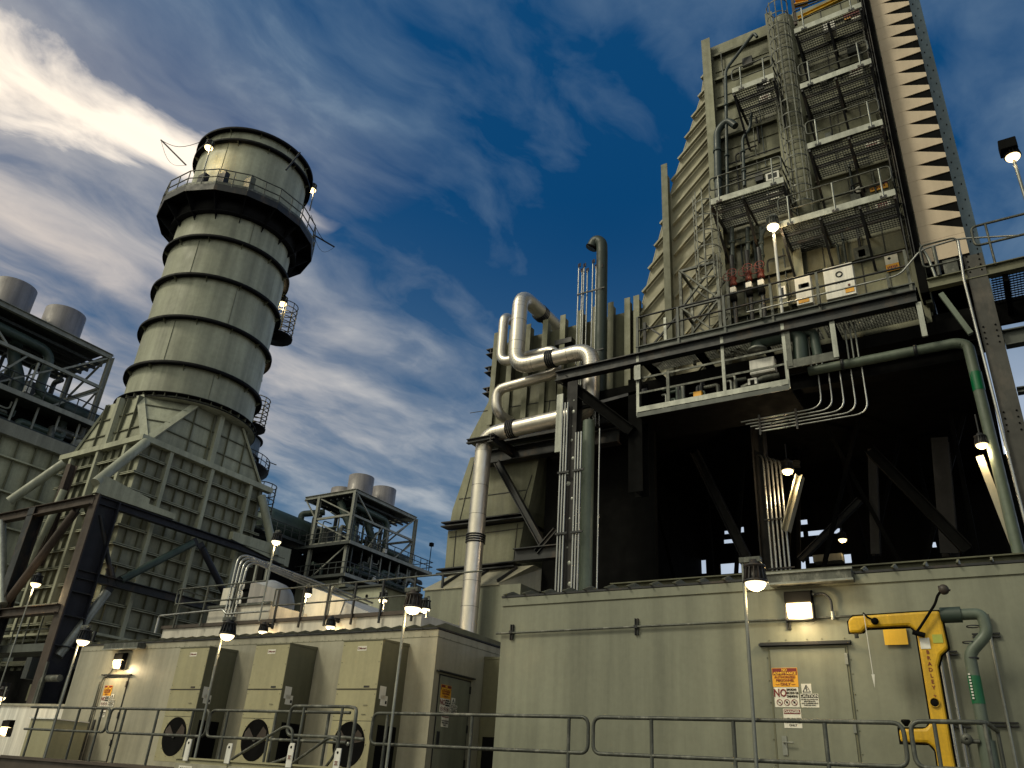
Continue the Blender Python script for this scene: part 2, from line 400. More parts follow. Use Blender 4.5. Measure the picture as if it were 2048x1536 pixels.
# ---- wall mounted flood light
def wall_pack(c, label, wdt=.42, watts=10, group='wall mounted flood lights', depth=.16, flex=True, conduit=True):
    x, y, z = c; t = thing('wall_light', label, 'light', c, group); h = wdt
    M().prism([(x - h / 2, y, z + .0), (x - h / 2, y - depth, z + .03), (x - h / 2, y - depth, z + .19), (x - h / 2, y - .03, z + .22), (x - h / 2, y, z + .22)], (h, 0, 0)).out('housing', ink, t, bevel=.01)
    q = M().prism([(x - h / 2 + .02, y - .01, z - .005), (x - h / 2 + .02, y - depth + .015, z + .022), (x - h / 2 + .02, y - depth - .01, z - .03), (x - h / 2 + .02, y - depth + .05, z - .2), (x - h / 2 + .02, y - .01, z - .22)], (h - .04, 0, 0))
    q.out('lens', lamp_e, t, bevel=.012)
    q = M()
    for k in (-1, 1): q.box(x + k * (h / 2 - .008), x + k * (h / 2 + .008), y - depth, y, z - .23, z)
    q.box(x - h / 2 + .016, x + h / 2 - .016, y - depth + .0, y, z - .245, z - .226); q.out('lens_frame', steel, t)
    light('glow', (x, y - depth - .12, z - .18), watts, t, .1)
    return t
a = W(1597, 1208, y=12.86)
t = wall_pack((a.x, 12.99, a.z), 'glowing flood light mounted above the door of the sage enclosure', .41, 40)
M().tube([(a.x + .2, 12.93, a.z + .15), (a.x + .38, 12.93, a.z + .16), (a.x + .47, 12.93, a.z + .06), (a.x + .47, 12.94, a.z - .22)], .018, 8, .12).out('flexible_conduit', steel, t)
M().tube([(a.x + .2, 12.93, a.z + .15), (a.x + .235, 12.93, a.z + .15)], .028, 8).tube([(a.x + .47, 12.94, a.z - .12), (a.x + .47, 12.94, a.z - .24)], .03, 8).out('conduit_joint', galv, t)
# horizontal conduit
t = thing('wall_conduit', 'thin horizontal conduit clamped along the sage enclosure wall', 'conduit', (-5.4, 12.94, 4.2))
M().tube([(-8.62, 12.94, 4.20), (-1.0, 12.94, 4.24)], .019, 8).out('tube', galvr, t)
for px in (1024, 1273, 1578):
    p = W(px, 1255, y=12.97); q = M().box(p.x - .03, p.x - .014, 12.95, 12.999, 4.08, 4.36).box(p.x + .014, p.x + .03, 12.95, 12.999, 4.08, 4.36).box(p.x - .03, p.x + .03, 12.915, 12.93, 4.19, 4.24)
    q.out('clamp', steel, t)

# ---- signs
def sign(u0, u1, z0, z1, wy, facing, label, cat='sign', back=signw, fn=None, group=None, bevel=.004):
    """flat plate on a wall: facing 'y' looks along -Y from plane y=wy, 'x' looks along +X from plane x=wy"""
    def P(u, dep, z): return (u, wy - dep, z) if facing == 'y' else (wy + dep, u, z)
    t = thing('sign', label, cat, P((u0 + u1) / 2, 0, z0), group)
    def rect(a0, a1, b0, b1, d0, d1): 
        q = M()
        if facing == 'y': q.box(a0, a1, wy - d1, wy - d0, b0, b1)
        else: q.box(wy + d0, wy + d1, a0, a1, b0, b1)
        return q
    rect(u0, u1, z0, z1, .002, .006).out('plate', back, t)
    def tx(s, fu, fz, size, mat, bold=0, sx=1.0, align='CENTER'):
        u = u0 + (u1 - u0) * fu; z = z0 + (z1 - z0) * fz
        o = words('lettering', s, P(u, .011, z), size, mat, t, 0 if facing == 'y' else PI / 2, align, bold=bold, sx=sx)
        return o
    def rc(a0, a1, b0, b1, mat, name='panel', dep=.008):
        uu = u1 - u0; zz = z1 - z0
        return rect(u0 + uu * a0, u0 + uu * a1, z0 + zz * b0, z0 + zz * b1, .0065, dep).out(name, mat, t)
    def ringm(fu, fz, r, mat, slash=True, name='symbol'):
        u = u0 + (u1 - u0) * fu; z = z0 + (z1 - z0) * fz
        q = M(); ax = (0, -1, 0) if facing == 'y' else (1, 0, 0)
        q.lathe(P(u, .008, z), [(r * .82, 0), (r * .82, .003), (r, .003), (r, 0)], 16, ax, False)
        if slash: q.bar(P(u - r * .6, .0105, z + r * .6), P(u + r * .6, .0105, z - r * .6), r * .2, .002, (0, -1, 0) if facing == 'y' else (1, 0, 0))
        q.out(name, mat, t)
    if fn: fn(tx, rc, ringm, P, t)
    return t
def strokes(rc, a0, a1, b0, b1, n, mat):
    for k in range(n):
        w_ = (a1 - a0) / n; rc(a0 + w_ * k, a0 + w_ * (k + .72), b0 + .04 * (k % 2), b1, mat, 'lettering', .011)
def f_adm(tx, rc, rg, P, t):
    rc(.02, .98, .62, .98, maroon); 
    tx('NO', .5, .88, .052, yellow2, .0008); tx('ADMITTANCE', .5, .71, .054, yellow2, .0012)
    tx('AUTHORIZED', .5, .51, .050, maroon, .001); tx('PERSONNEL', .5, .34, .050, maroon, .001); tx('— ONLY —', .5, .14, .055, maroon, .0012)
def f_smoke(tx, rc, rg, P, t):
    tx('NO', .25, .70, .155, maroon, .004, .8)
    for k, s in enumerate(('SMOKING', 'EATING OR', 'DRINKING')): tx(s, .52, .88 - .17 * k, .042, ink, .002, .78, 'LEFT')
    for k in range(3): rg(.20 + .3 * k, .24, .045, maroon)
    tx('~', .20, .24, .05, ink, .002); tx('●', .5, .24, .035, ink, .001); tx('■', .8, .24, .035, ink, .001)
def f_caut(tx, rc, rg, P, t):
    rc(.03, .97, .70, .97, ink); tx('CAUTION', .5, .83, .058, signw, .001)
    for k, s in enumerate(('ACCESS ALLOWED FOR', 'MAINTENANCE', 'AND COMMISSIONING', 'PURPOSES ONLY')): tx(s, .5, .58 - .14 * k, .023, ink, .0006)
def f_dang(tx, rc, rg, P, t):
    rc(.04, .96, .72, .96, maroon); tx('DANGER', .5, .84, .055, signw, .001)
    for k, s in enumerate(('AUTHORIZED', 'PERSONNEL', 'ONLY')): tx(s, .5, .46 - .16 * k, .042, ink, .0006)
def f_tri(tx, rc, rg, P, t):
    cx = (t['_base'][0] if t['_f'] == 'y' else t['_base'][1]); z0 = t['_base'][2]
    q = M(); pts = [P(cx - .055, .010, z0 + .02), P(cx + .055, .010, z0 + .02), P(cx, .010, z0 + .118)]
    for i in range(3): q.bar(pts[i], pts[(i + 1) % 3], .007, .004, (0, -1, 0) if t['_f'] == 'y' else (1, 0, 0))
    for A, B in (((.004, .095), (-.013, .062)), ((-.013, .062), (.010, .065)), ((.010, .065), (-.002, .03))):
        q.bar(P(cx + A[0], .010, z0 + A[1]), P(cx + B[0], .010, z0 + B[1]), .006, .004, (0, -1, 0) if t['_f'] == 'y' else (1, 0, 0))
    q.out('hazard_symbol', ink, t)
def sign_set(u, z, wy, facing, where):
    sign(u, u + .38, z + 1.69, z + 1.965, wy, facing, 'orange and maroon NO ADMITTANCE sign on ' + where, back=orange, fn=f_adm)
    sign(u + .01, u + .37, z + 1.405, z + 1.685, wy, facing, 'white NO SMOKING EATING OR DRINKING sign on ' + where, fn=f_smoke)
    t = sign(u + .39, u + .65, z + 1.405, z + 1.595, wy, facing, 'cream CAUTION sign on ' + where, fn=f_caut)
    cx = u + .49
    def P(uu, dep, zz): return (uu, wy - dep, zz) if facing == 'y' else (wy + dep, uu, zz)
    t = thing('sign', 'cream electric shock triangle sign on ' + where, 'sign', P(cx, 0, z + 1.60)); t['_f'] = facing
    q = M()
    if facing == 'y': q.box(cx - .072, cx + .072, wy - .006, wy - .002, z + 1.60, z + 1.735)
    else: q.box(wy + .002, wy + .006, cx - .072, cx + .072, z + 1.60, z + 1.735)
    q.out('plate', signw, t); f_tri(None, None, None, P, t)
    sign(u + .12, u + .38, z + 1.12, z + 1.385, wy, facing, 'white DANGER AUTHORIZED PERSONNEL ONLY sign on ' + where, fn=f_dang)
sign_set(-3.52, ZD, 12.972, 'y', 'the door of the sage enclosure')

# ---- safety shower
t = thing('safety_shower', 'yellow emergency shower and eyewash column with a curved arm', 'safety shower', (-1.25, 12.3, ZD))
def shell(g, y0, y1):
    q = M()
    q.prism([(-2.2 - g, 0, 3.86), (-2.2 - g, 0, 4.03), (-2.14, 0, 4.09 + g), (-1.30, 0, 4.11 + g), (-1.02 + g, 0, 4.11 + g), (-1.00 + g, 0, 3.62), (-1.10 + g, 0, 3.54), (-1.155 + g, 0, 3.40),
             (-1.155 + g, 0, 2.40), (-1.14 + g, 0, ZD), (-1.36 - g, 0, ZD), (-1.345 - g, 0, 2.40 - g), (-1.42, 0, 2.47 - g), (-1.74 - g, 0, 2.47 - g), (-1.74 - g, 0, 2.63 + g), (-1.42, 0, 2.64 + g), (-1.345 - g, 0, 2.72 + g), (-1.345 - g, 0, 3.86 - g), (-1.42, 0, 3.93 - g), (-1.98, 0, 3.925 - g), (-2.04 + g, 0, 3.86)], (0, y1 - y0, 0))
    for p in q.v: p.y += y0
    return q
shell(0, 12.22, 12.38).out('shell', yellow, t, bevel=.035)
shell(.022, 12.285, 12.315).out('gasket', ink, t)
M().lathe((-2.12, 12.3, 3.80), [(.0, 0), (.028, 0), (.028, .07)], 12).out('spray_nozzle', galv, t)
q = M(); q.lathe((-1.84, 12.19, 4.0), [(0, .03), (.035, .03), (.05, 0), (.035, -.03)], 14, (0, -1, 0)).tube([(-1.98, 12.2, 4.12), (-1.93, 12.19, 4.06), (-1.84, 12.18, 4.0)], .012, 8); q.out('lever_boss', ink, t)
q = M().tube([(-1.97, 12.19, 4.10), (-1.955, 12.19, 3.25)], .006, 6).prism([(-1.975, 12.185, 3.30), (-1.935, 12.185, 3.30), (-1.955, 12.185, 3.13)], (0, .01, 0)); q.out('pull_rod', white, t)
M().lathe((-1.26, 12.215, 2.95), [(0, .012), (.045, .012), (.06, 0)], 14, (0, -1, 0)).out('push_button', ink, t)
q = M().lathe((-1.26, 12.214, 2.95), [(.06, 0), (.06, .02), (.052, .02), (.052, 0)], 14, (0, -1, 0)); q.out('button_ring', yellow, t)
q = M().tube([(-1.34, 12.15, 3.82), (-1.30, 12.14, 3.86), (-1.05, 12.13, 4.18), (-1.0, 12.13, 4.3), (-.93, 12.13, 4.36)], .018, 8, .05).tube([(-1.38, 12.15, 3.83), (-1.24, 12.15, 3.78)], .035, 10)
q.out('hose', ink, t)
M().lathe((-.92, 12.16, 4.37), [(0, .05), (.06, .05), (.065, .02), (.065, -.03), (0, -.03)], 16, (0, -1, 0)).tube([(-.98, 12.14, 4.41), (-.84, 12.14, 4.35)], .014, 6).out('pressure_gauge', steel, t)
M().lathe((-1.64, 12.22, 2.66), [(0, 0), (.02, 0), (.06, .06), (.05, .08), (0, .05)], 14).out('eyewash_bowl', ink, t)
M().box(-1.32, -1.20, 12.212, 12.219, 3.62, 3.76).out('label_plate', white, t)
M().box(-1.16, -1.04, 12.212, 12.219, 3.69, 3.80).out('inspection_tag', paint('lime_tag', (.45, .5, .08), .5), t)
for k, ch in enumerate('BRADLEY'): words('lettering', ch, (-1.245, 12.214, 3.575 - .074 * k), .068, maroon, t, bold=.001)
words('lettering', '+', (-1.245, 12.214, 3.03), .07, maroon, t)
a, b = W(1765, 1254, y=12.96), W(1817, 1289, y=12.96)
sign(a.x, b.x, b.z, a.z, 12.96, 'y', 'blank yellow plate fixed on the wall beside the safety shower', back=yellow2)
# supply pipe
t = thing('supply_pipe', 'pale green insulated water pipe with a green label feeding the safety shower', 'pipe', (-.5, 12.3, ZD))
a, b, c, d_, e = W(1853, 1232, y=12.3), W(1962, 1236, y=12.3), W(1972, 1265, y=12.3), W(1937, 1297, y=12.3), W(1950, 1350, y=12.3)
xx = d_.x
M().tube([(-1.02, 12.3, a.z), (b.x - .22, 12.3, a.z)], .105, 16).out('valve_jacket', green, t)
M().tube([(b.x - .22, 12.3, a.z), (b.x + .02, 12.3, a.z), (b.x + .04, 12.3, a.z - .25), (xx, 12.3, a.z - .50), (xx, 12.3, ZD)], .074, 14, .09).out('pipe_run', greenL, t)
q = M()
for z in (a.z - .16, a.z - .36, a.z - .56): q.lathe((xx + (.10 if z > a.z - .3 else .02), 12.3, z), [(.081, -.008), (.081, .008)], 14, caps if False else (0, 0, 1))
q.out('band', steel, t)
z0, z1 = W(1955, 1408, y=12.3).z, W(1945, 1352, y=12.3).z
q = M().lathe((xx, 12.3, z0), [(.077, 0), (.077, z1 - z0)], 16); q.out('pipe_label', greenlab, t)
for k in range(9): M().box(xx - .056, xx - .032, 12.3 - .085, 12.3 - .06, z0 + .05 + .036 * k, z0 + .07 + .036 * k).out('lettering', white, t)
M().tube([(xx, 12.3, ZD), (xx, 12.3, 2.52)], .105, 16).out('lower_jacket', greenL, t)
q = M().tube([(xx - .2, 12.2, 2.3), (xx - .2, 12.2, 2.65)], .012, 6).tube([(xx - .27, 12.2, 2.5), (xx - .06, 12.2, 2.5)], .025, 8).lathe((xx - .2, 12.18, 2.52), [(.02, 0), (.07, 0), (.07, .015), (.02, .015)], 12, (0, -1, 0)); q.out('drain_valve', galvr, t)
# vertical conduits behind the shower
for k, (px, lab) in enumerate(((1868, 'thin vertical conduit nearest the yellow shower column'), (1884, 'thin vertical conduit, second one beside the yellow shower column'), (1974, 'vertical conduit on the wall past the green labelled pipe'))):
    top = W(px, 1243 if k < 2 else 1238, y=12.93)
    t = thing('riser_conduit', lab, 'conduit', (top.x, 12.93, ZD), 'conduits rising on the enclosure wall')
    M().tube([(top.x, 12.93, ZD), (top.x, 12.93, top.z)], .021, 8).out('tube', cond if k < 2 else galv, t)
    if k == 2: M().box(top.x - .035, top.x + .035, 12.89, 12.96, top.z - .13, top.z + .06).out('junction_box', galvr, t); 
    if k: 
        for pz in ((1306, 1450) if k == 1 else (1270, 1448)):
            z = W(px, pz, y=12.95).z; M().box(top.x - .22, top.x + .12, 12.955, 12.985, z - .03, z - .012).box(top.x - .22, top.x + .12, 12.955, 12.985, z + .012, z + .03).out('strut', steel, t)
# ---- guard rails along the deck
def railing(x0, x1, label, posts=2, ends=(True, True), y=YR, z=ZD, h=1.06, ins=.14, extra=None):
    t = thing('guard_rail', label, 'railing', ((x0 + x1) / 2, y, z), 'guard rails along the walkway')
    q = M(); a, b = V((x0, y, z)), V((x1, y, z)); up = V((0, 0, 1)); t0, t1 = a + up * h, b + up * h; m0, m1 = a + up * .58, b + up * .58
    r = .027
    if ends == (True, True): q.tube([t0, t1, m1, m0], r, 10, .13, closed=True)
    elif ends[1]: q.tube([t0, t1, m1, m0], r, 10, .13)
    elif ends[0]: q.tube([t1, t0, m0, m1], r, 10, .13)
    q.out('rail_loop', galvr, t)
    for k in range(posts):
        x = x0 + ins + (x1 - x0 - 2 * ins) * k / max(posts - 1, 1)
        M().tube([(x, y, z - .25), (x, y, z + h - .02)], r, 10).out('post', galvr, t)
        if extra: pass
    return t
railing(-20.6, -17.42, 'walkway guard rail before the shelter door, open at one end', 4, (False, True), ins=.3)
railing(-17.38, -14.12, 'walkway guard rail in front of the first cabinet from the shelter door', 3, ins=.5)
railing(-14.08, -10.4, 'walkway guard rail in front of the middle cabinet', 3, (True, False), ins=.5)
railing(-9.86, -5.74, 'walkway guard rail spanning the shelter corner and the enclosure edge', 3, ins=.32)
railing(-5.66, -1.54, 'walkway guard rail in front of the enclosure door', 3, ins=.9)
t = thing('guard_rail', 'walkway guard rail turning towards the wall at the shower pipe', 'railing', (-1, YR, ZD), 'guard rails along the walkway')
h1, h2 = ZD + 1.08, ZD + .58
M().tube([(-.62, YR + 1.1, h1 - .0), (-.66, YR, h1), (-1.46, YR, h1), (-1.46, YR, h2), (-.66, YR, h2), (-.62, YR + 1.1, h2)], .027, 10, .13).out('rail_loop', galvr, t)
for x, y in ((-1.2, YR), (-.68, YR), (-.62, YR + 1.08)): M().tube([(x, y, ZD - .2), (x, y, h1 - .02)], .023, 10).out('post', galvr, t)
# stepped rail nearer the viewer and stair handrails
t = thing('guard_rail', 'stair head guard rail bent at its end, nearer than the others', 'railing', (-10, 10.6, ZD), 'guard rails along the walkway')
y = 10.6; a, b, c = W(583, 1412, y=y), W(700, 1414, y=y), W(742, 1428, y=y)
a2, c2 = W(575, 1468, y=y), W(735, 1482, y=y)
M().tube([(b.x + .4, y, c2.z + .02), (b.x, y, a2.z - .02), (a.x, y, a2.z - .02), (a.x, y, a.z), (b.x, y, a.z), (c.x, y - .35, a.z - .06), (c.x, y - .35, ZD)], .028, 10, .13).out('rail_loop', galvr, t)
for x in (a.x + .32, b.x - .16): M().tube([(x, y, ZD), (x, y, a.z - .02)], .024, 10).out('post', galvr, t)
for px0, px1, lab in ((445, 582, 'sloping stair handrail beside the white lugged cabinet'), (590, 672, 'sloping stair handrail beside the second white lug')):
    y = 10.35; p0, p1 = W(px0 if px0 < 500 else 580, 1530, y=y), W(px1 - 12, 1452 if px0 < 500 else 1474, y=y); p2 = W(px1, 1500, y=y)
    t = thing('stair_handrail', lab, 'handrail', (p0.x, y, p0.z), 'stair handrails')
    M().tube([p0, p1, (p1.x + .2, y, p1.z - .04), (p2.x, y, p2.z), (p2.x - .05, y, p2.z - .12), (p0.x + .75, y, p0.z - .05)], .023, 10, .1).out('rail', galvr, t)
    M().tube([(p0.x + 1.0, y, p0.z - .3), (p0.x + 1.0, y, p0.z + .52)], .022, 10).out('post', galvr, t)
# cabinet with lifting lugs at the bottom of the view
y = 9.9; a, b = W(352, 1516, y=y), W(576, 1533, y=y); zt = a.z - .01
t = thing('switch_cabinet', 'low beige cabinet with white lifting lugs below the railing', 'cabinet', ((a.x + b.x) / 2, y + .5, 0))
M().box(a.x, b.x + 1.0, y, y + 1.1, 0, zt).out('body', acm, t, bevel=.012)
M().box(a.x + .03, (a.x + b.x) / 2 - .02, y - .012, y - .001, .3, zt - .06).box((a.x + b.x) / 2 + .02, b.x - .03, y - .012, y - .001, .3, zt - .06).out('door_panel', tan, t, bevel=.004)
M().box(a.x - .02, b.x + 1.02, y - .03, y + 1.12, zt + .002, zt + .03).out('top', acm, t)
M().box(a.x + .15, a.x + .5, y - .017, y - .0125, zt - .2, zt - .1).out('name_plate', signw, t)
for k in range(6): M().box(a.x + .19 + .05 * k, a.x + .22 + .05 * k, y - .02, y - .0175, zt - .17, zt - .13).out('lettering', ink, t)
for px, py in ((377, 1488), (458, 1497), (582, 1497), (675, 1508)):
    p = W(px, py, y=y - .05); q = M(); x = p.x; z = p.z
    q.prism([(x - .06, y - .05, zt - .02), (x - .06, y - .05, z + .03), (x - .03, y - .05, z + .08), (x + .06, y - .05, z + .08), (x + .06, y - .05, zt - .02)], (0, .016, 0))
    lug = q.out('lifting_lug', white, t)
    M().lathe((x, y - .051, z + .02), [(0, .003), (.02, .003), (.02, 0)], 10, (0, -1, 0)).out('hole', ink, lug)
    if px > 500: M().box(x - .04, x + .04, y - .055, y - .051, z - .16, z - .09).out('warning_sticker', signw, lug); M().box(x - .03, x + .03, y - .058, y - .0555, z - .115, z - .10).box(x - .022, x + .022, y - .058, y - .0555, z - .132, z - .122).box(x - .03, x + .03, y - .058, y - .0555, z - .152, z - .14).out('lettering', maroon, lug)

# ---- lamps on poles
def lamp_head(t, c, s=1.0, mat=lamp_w, watts=8, body=steel, lt=True):
    """explosion proof luminaire: canopy, finned body, glass dome pointing down; c = centre of the dome rim"""
    c = V(c)
    M().lathe(c, [(0, .30 * s), (.07 * s, .30 * s), (.08 * s, .24 * s), (.15 * s, .225 * s), (.15 * s, .20 * s), (.11 * s, .18 * s), (.12 * s, .03 * s), (.17 * s, .01 * s), (.17 * s, -.015 * s), (.14 * s, -.02 * s)], 18).out('housing', body, t)
    q = M()
    for k in range(14):
        a = 2 * PI * k / 14; dx = V((math.cos(a), math.sin(a), 0))
        q.prism([c + dx * .10 * s + V((0, 0, .2 * s)), c + dx * .135 * s + V((0, 0, .19 * s)), c + dx * .165 * s + V((0, 0, .02 * s)), c + dx * .11 * s + V((0, 0, .02 * s))], dx.cross(V((0, 0, 1))) * .012 * s)
    q.out('cooling_fin', body, t)
    M().lathe(c, [(.145 * s, -.02 * s), (.135 * s, -.06 * s), (.10 * s, -.10 * s), (.05 * s, -.125 * s), (0, -.13 * s)], 18).out('glass_globe', mat, t)
    if lt: light('glow', c + V((0, 0, -.24 * s)), watts, t, .09 * s)
def pole_lamp(px, py, y, label, s=1.0, side=.16, zb=0.9, watts=16, group='pole lamps', dy=-.05, r=.025, x=None, cat='lamp', body=steel, pm=None):
    c = W(px, py, y=y) if x is None else W(px, py, x=x)
    t = thing('pole_lamp', label, cat, (c.x - side * s, c.y, zb), group)
    M().tube([(c.x - side * s, c.y, zb), (c.x - side * s, c.y, c.z + .30 * s)], r, 8).out('pole', pm or galv, t)
    M().box(c.x - side * s - .04 * s, c.x + .1 * s, c.y - .05 * s, c.y + .05 * s, c.z + .262 * s, c.z + .34 * s).out('bracket', galvr, t, bevel=.006)
    lamp_head(t, c, s, watts=watts, body=body)
    return t
pole_lamp(1511, 1163, 11.1, 'pole lamp standing in front of the sage enclosure door')
pole_lamp(826, 1214, 11.1, 'pole lamp in front of the shelter corner')
pole_lamp(455, 1268, 11.1, 'pole lamp beside the first cabinet of the shelter')
pole_lamp(167, 1280, 11.1, 'pole lamp at the shelter wall end by the dark column')
# ---- shelter
t = thing('control_shelter', 'beige metal equipment shelter with tall air conditioners on its wall', 'shelter', (-18, 17, 0))
wl = M().box(-24.9, -11.2, 14.5, 20.0, 0, 4.66).out('wall', tan, t)
q = M().box(-24.9, -11.19, 14.492, 14.499, 4.50, 4.508).box(-11.199, -11.192, 14.5, 20, 4.50, 4.508)
rivets(q, (-24.8, 14.492, 4.52), (-11.3, 14.492, 4.52), 62); rivets(q, (-11.192, 14.6, 4.52), (-11.192, 19.9, 4.52), 20, nrm=(1, 0, 0))
q.out('rivet_strip', olive_d, wl)
seam_roof(t, -24.9, -11.2, 14.5, 20, 4.67, .44)
def small_door(t, u0, u1, wy, facing, z0=ZD, z1=3.72, mat=tan):
    def bx(a0, a1, d0, d1, b0, b1):
        return M().box(a0, a1, wy - d1, wy - d0, b0, b1) if facing == 'y' else M().box(wy + d0, wy + d1, a0, a1, b0, b1)
    dd = bx(u0, u1, .006, .024, z0 + .02, z1).out('door', mat, t, bevel=.004)
    q = M()
    for A in ((u0 - .03, u0 - .005, 0.002, .016, z0, z1 + .03), (u1 + .005, u1 + .03, .002, .016, z0, z1 + .03), (u0 - .005, u1 + .005, .002, .016, z1 + .005, z1 + .03)):
        qq = bx(*A); q.add(qq.v, qq.f)
    q.out('door_frame', steel, dd)
    bx(u0 - .15, u1 + .12, .002, .085, z1 + .07, z1 + .10).out('drip_cap', steel, dd)
    bx(u0 + .05, u0 + .13, .026, .05, z0 + .75, z0 + 1.05).out('lock', steel, dd)
    h = None
    for zz in (z0 + .4, z0 + 1.1, z1 - .25): bx(u1 - .02, u1 + .03, .018, .04, zz, zz + .16).out('hinge', steel, dd)
    return dd
small_door(t, -23.2, -22.1, 14.5, 'y')
small_door(t, 14.72, 15.86, -11.2, 'x', mat=tan_r)
sign_set(-23.08, ZD, 14.47, 'y', 'the front door of the beige shelter')
sign_set(14.76, ZD + .03, -11.172, 'x', 'the side door of the beige shelter')
a, b = W(213, 1296, y=14.3), W(282, 1290, y=14.3)
t2 = thing('rain_gutter', 'short box gutter over the front door of the beige shelter', 'gutter', (a.x, 14.3, a.z))
M().box(a.x, b.x, 14.2, 14.46, a.z - .05, a.z + .1).out('channel', galvr, t2, bevel=.006)
M().box(a.x - .02, b.x + .02, 14.18, 14.199, a.z - .07, a.z - .04).out('lip', galv, t2)
a = W(236, 1322, y=14.36)
t = wall_pack((a.x, 14.49, a.z + .02), 'glowing flood light mounted above the front door of the beige shelter', .42, 60)
M().tube([(a.x - .21, 14.43, a.z - .05), (a.x - .3, 14.43, a.z - .3), (a.x - .62, 14.44, a.z - .45), (a.x - .66, 14.45, a.z - .6), (a.x - .66, 14.45, ZD)], .02, 8, .12).tube([(a.x - .74, 14.45, a.z - .55), (a.x - .74, 14.45, ZD)], .02, 8).out('feed_conduit', galvr, t)
M().box(a.x - .82, a.x - .6, 14.46, 14.49, 2.9, 2.96).out('clamp', steel, t)
# ---- wall mounted air conditioners
def ac_unit():
    x0, x1, y0, y1, z0, z1 = -13.13, -11.98, 13.6, 14.497, 1.66, 4.30
    t = thing('wall_air_conditioner', 'tall beige wall air conditioner nearest the shelter corner', 'air conditioner', ((x0 + x1) / 2, 14.497, z0), 'air conditioners on the shelter wall')
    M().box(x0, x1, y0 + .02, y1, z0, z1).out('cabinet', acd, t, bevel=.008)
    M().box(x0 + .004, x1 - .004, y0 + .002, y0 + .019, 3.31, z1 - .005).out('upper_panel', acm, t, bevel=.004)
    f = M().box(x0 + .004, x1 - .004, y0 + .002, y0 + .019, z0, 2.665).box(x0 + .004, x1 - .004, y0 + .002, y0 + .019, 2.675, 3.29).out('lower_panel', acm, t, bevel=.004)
    M().box(x0 - .01, x1 + .01, y0 - .012, y0 + .0015, 3.292, 3.306).out('drip_strip', steel, t)
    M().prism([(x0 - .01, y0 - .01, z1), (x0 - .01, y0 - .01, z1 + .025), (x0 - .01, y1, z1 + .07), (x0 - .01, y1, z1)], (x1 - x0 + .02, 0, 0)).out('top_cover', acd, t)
    cx, cz = (x0 + x1) / 2, 2.22
    fan = M().lathe((cx, y0 - .001, cz), [(0, .0), (.42, .0), (.44, .004), (.44, -.002)], 32, (0, -1, 0)).out('fan_opening', shade_black, t)
    q = M()
    for k in range(2):
        a = k * 2.2 + .15; a2 = a + .75
        q.add([(cx, y0 - .008, cz), (cx + .36 * math.cos(a), y0 - .007, cz + .36 * math.sin(a)), (cx + .39 * math.cos((a + a2) / 2), y0 - .012, cz + .39 * math.sin((a + a2) / 2)), (cx + .36 * math.cos(a2), y0 - .02, cz + .36 * math.sin(a2))], [(0, 1, 2, 3)])
    q.out('fan_blade', paint('fan_blade_paint_%d' % len(MATS), (.045, .03, .022), .5), fan)
    M().lathe((cx, y0 - .02, cz), [(0, .02), (.035, .018), (.045, 0)], 12, (0, -1, 0)).out('fan_hub', galv, fan)
    q = M()
    for k in range(10):
        a = 2 * PI * k / 10; q.lathe((cx + .47 * math.cos(a), y0 + .002, cz + .47 * math.sin(a)), [(0, .008), (.012, .006), (.014, 0)], 6, (0, -1, 0))
    for z in (1.75, 2.75, 3.2, 3.4, 3.85, 4.22):
        for x in (x0 + .04, x1 - .04): q.lathe((x, y0 + .002, z), [(0, .008), (.010, .006), (.012, 0)], 6, (0, -1, 0))
    for z in (2.0, 2.9, 3.5, 4.0):
        for y in (y0 + .06, y1 - .08): q.lathe((x1, y, z), [(0, .008), (.010, .006), (.012, 0)], 6, (1, 0, 0))
    q.out('rivet', olive_d, t)  # screw heads of the cabinet panels
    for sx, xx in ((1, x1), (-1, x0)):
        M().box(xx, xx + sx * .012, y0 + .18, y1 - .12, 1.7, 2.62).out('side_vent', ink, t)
        q = M().box(xx, xx + sx * .005, y0 + .10, y0 + .30, 3.12, 3.38).box(xx, xx + sx * .005, y0 + .16, y0 + .38, 3.0, 3.2)
        pl = q.out('data_plate', signw, t)
        M().box(xx + sx * .0055, xx + sx * .009, y0 + .31, y0 + .36, 3.04, 3.10).out('code_block', ink, pl)
    M().box(cx - .13, cx + .13, y0 - .002, y0 + .0015, z1 - .21, z1 - .11).out('maker_plate', signw, t)
    words('lettering', '○Marvair', (cx, y0 - .006, z1 - .16), .062, maroon, t, bold=.0008)
    M().box(cx + .2, cx + .36, y0 - .004, y0 + .0015, 3.33, 3.37).out('latch', steel, t)
    q = M()
    for x, z in ((cx + .27, 2.98), (cx + .25, 2.80)):
        q.tube([(x, y0 + .001, z), (x, y0 - .02, z), (x + .1, y0 - .02, z), (x + .1, y0 + .001, z)], .005, 5)
    q.out('panel_handle', steel, t)
    return t
ac = ac_unit(); L0 = V(ac.location)
ca = copy_tree(ac); put(ca, L0 + V((-2.85, 0, 0)), 'tall beige wall air conditioner in the middle of the shelter wall')
cb = copy_tree(ac); put(cb, L0 + V((-5.72, 0, 0)), 'tall beige wall air conditioner nearest the shelter front door')
cc = copy_tree(ac); put(cc, V((-11.19, 16.95, L0.z)), 'tall beige wall air conditioner on the shelter end wall past the side door', PI / 2)
cc['group'] = 'air conditioners on the shelter wall'
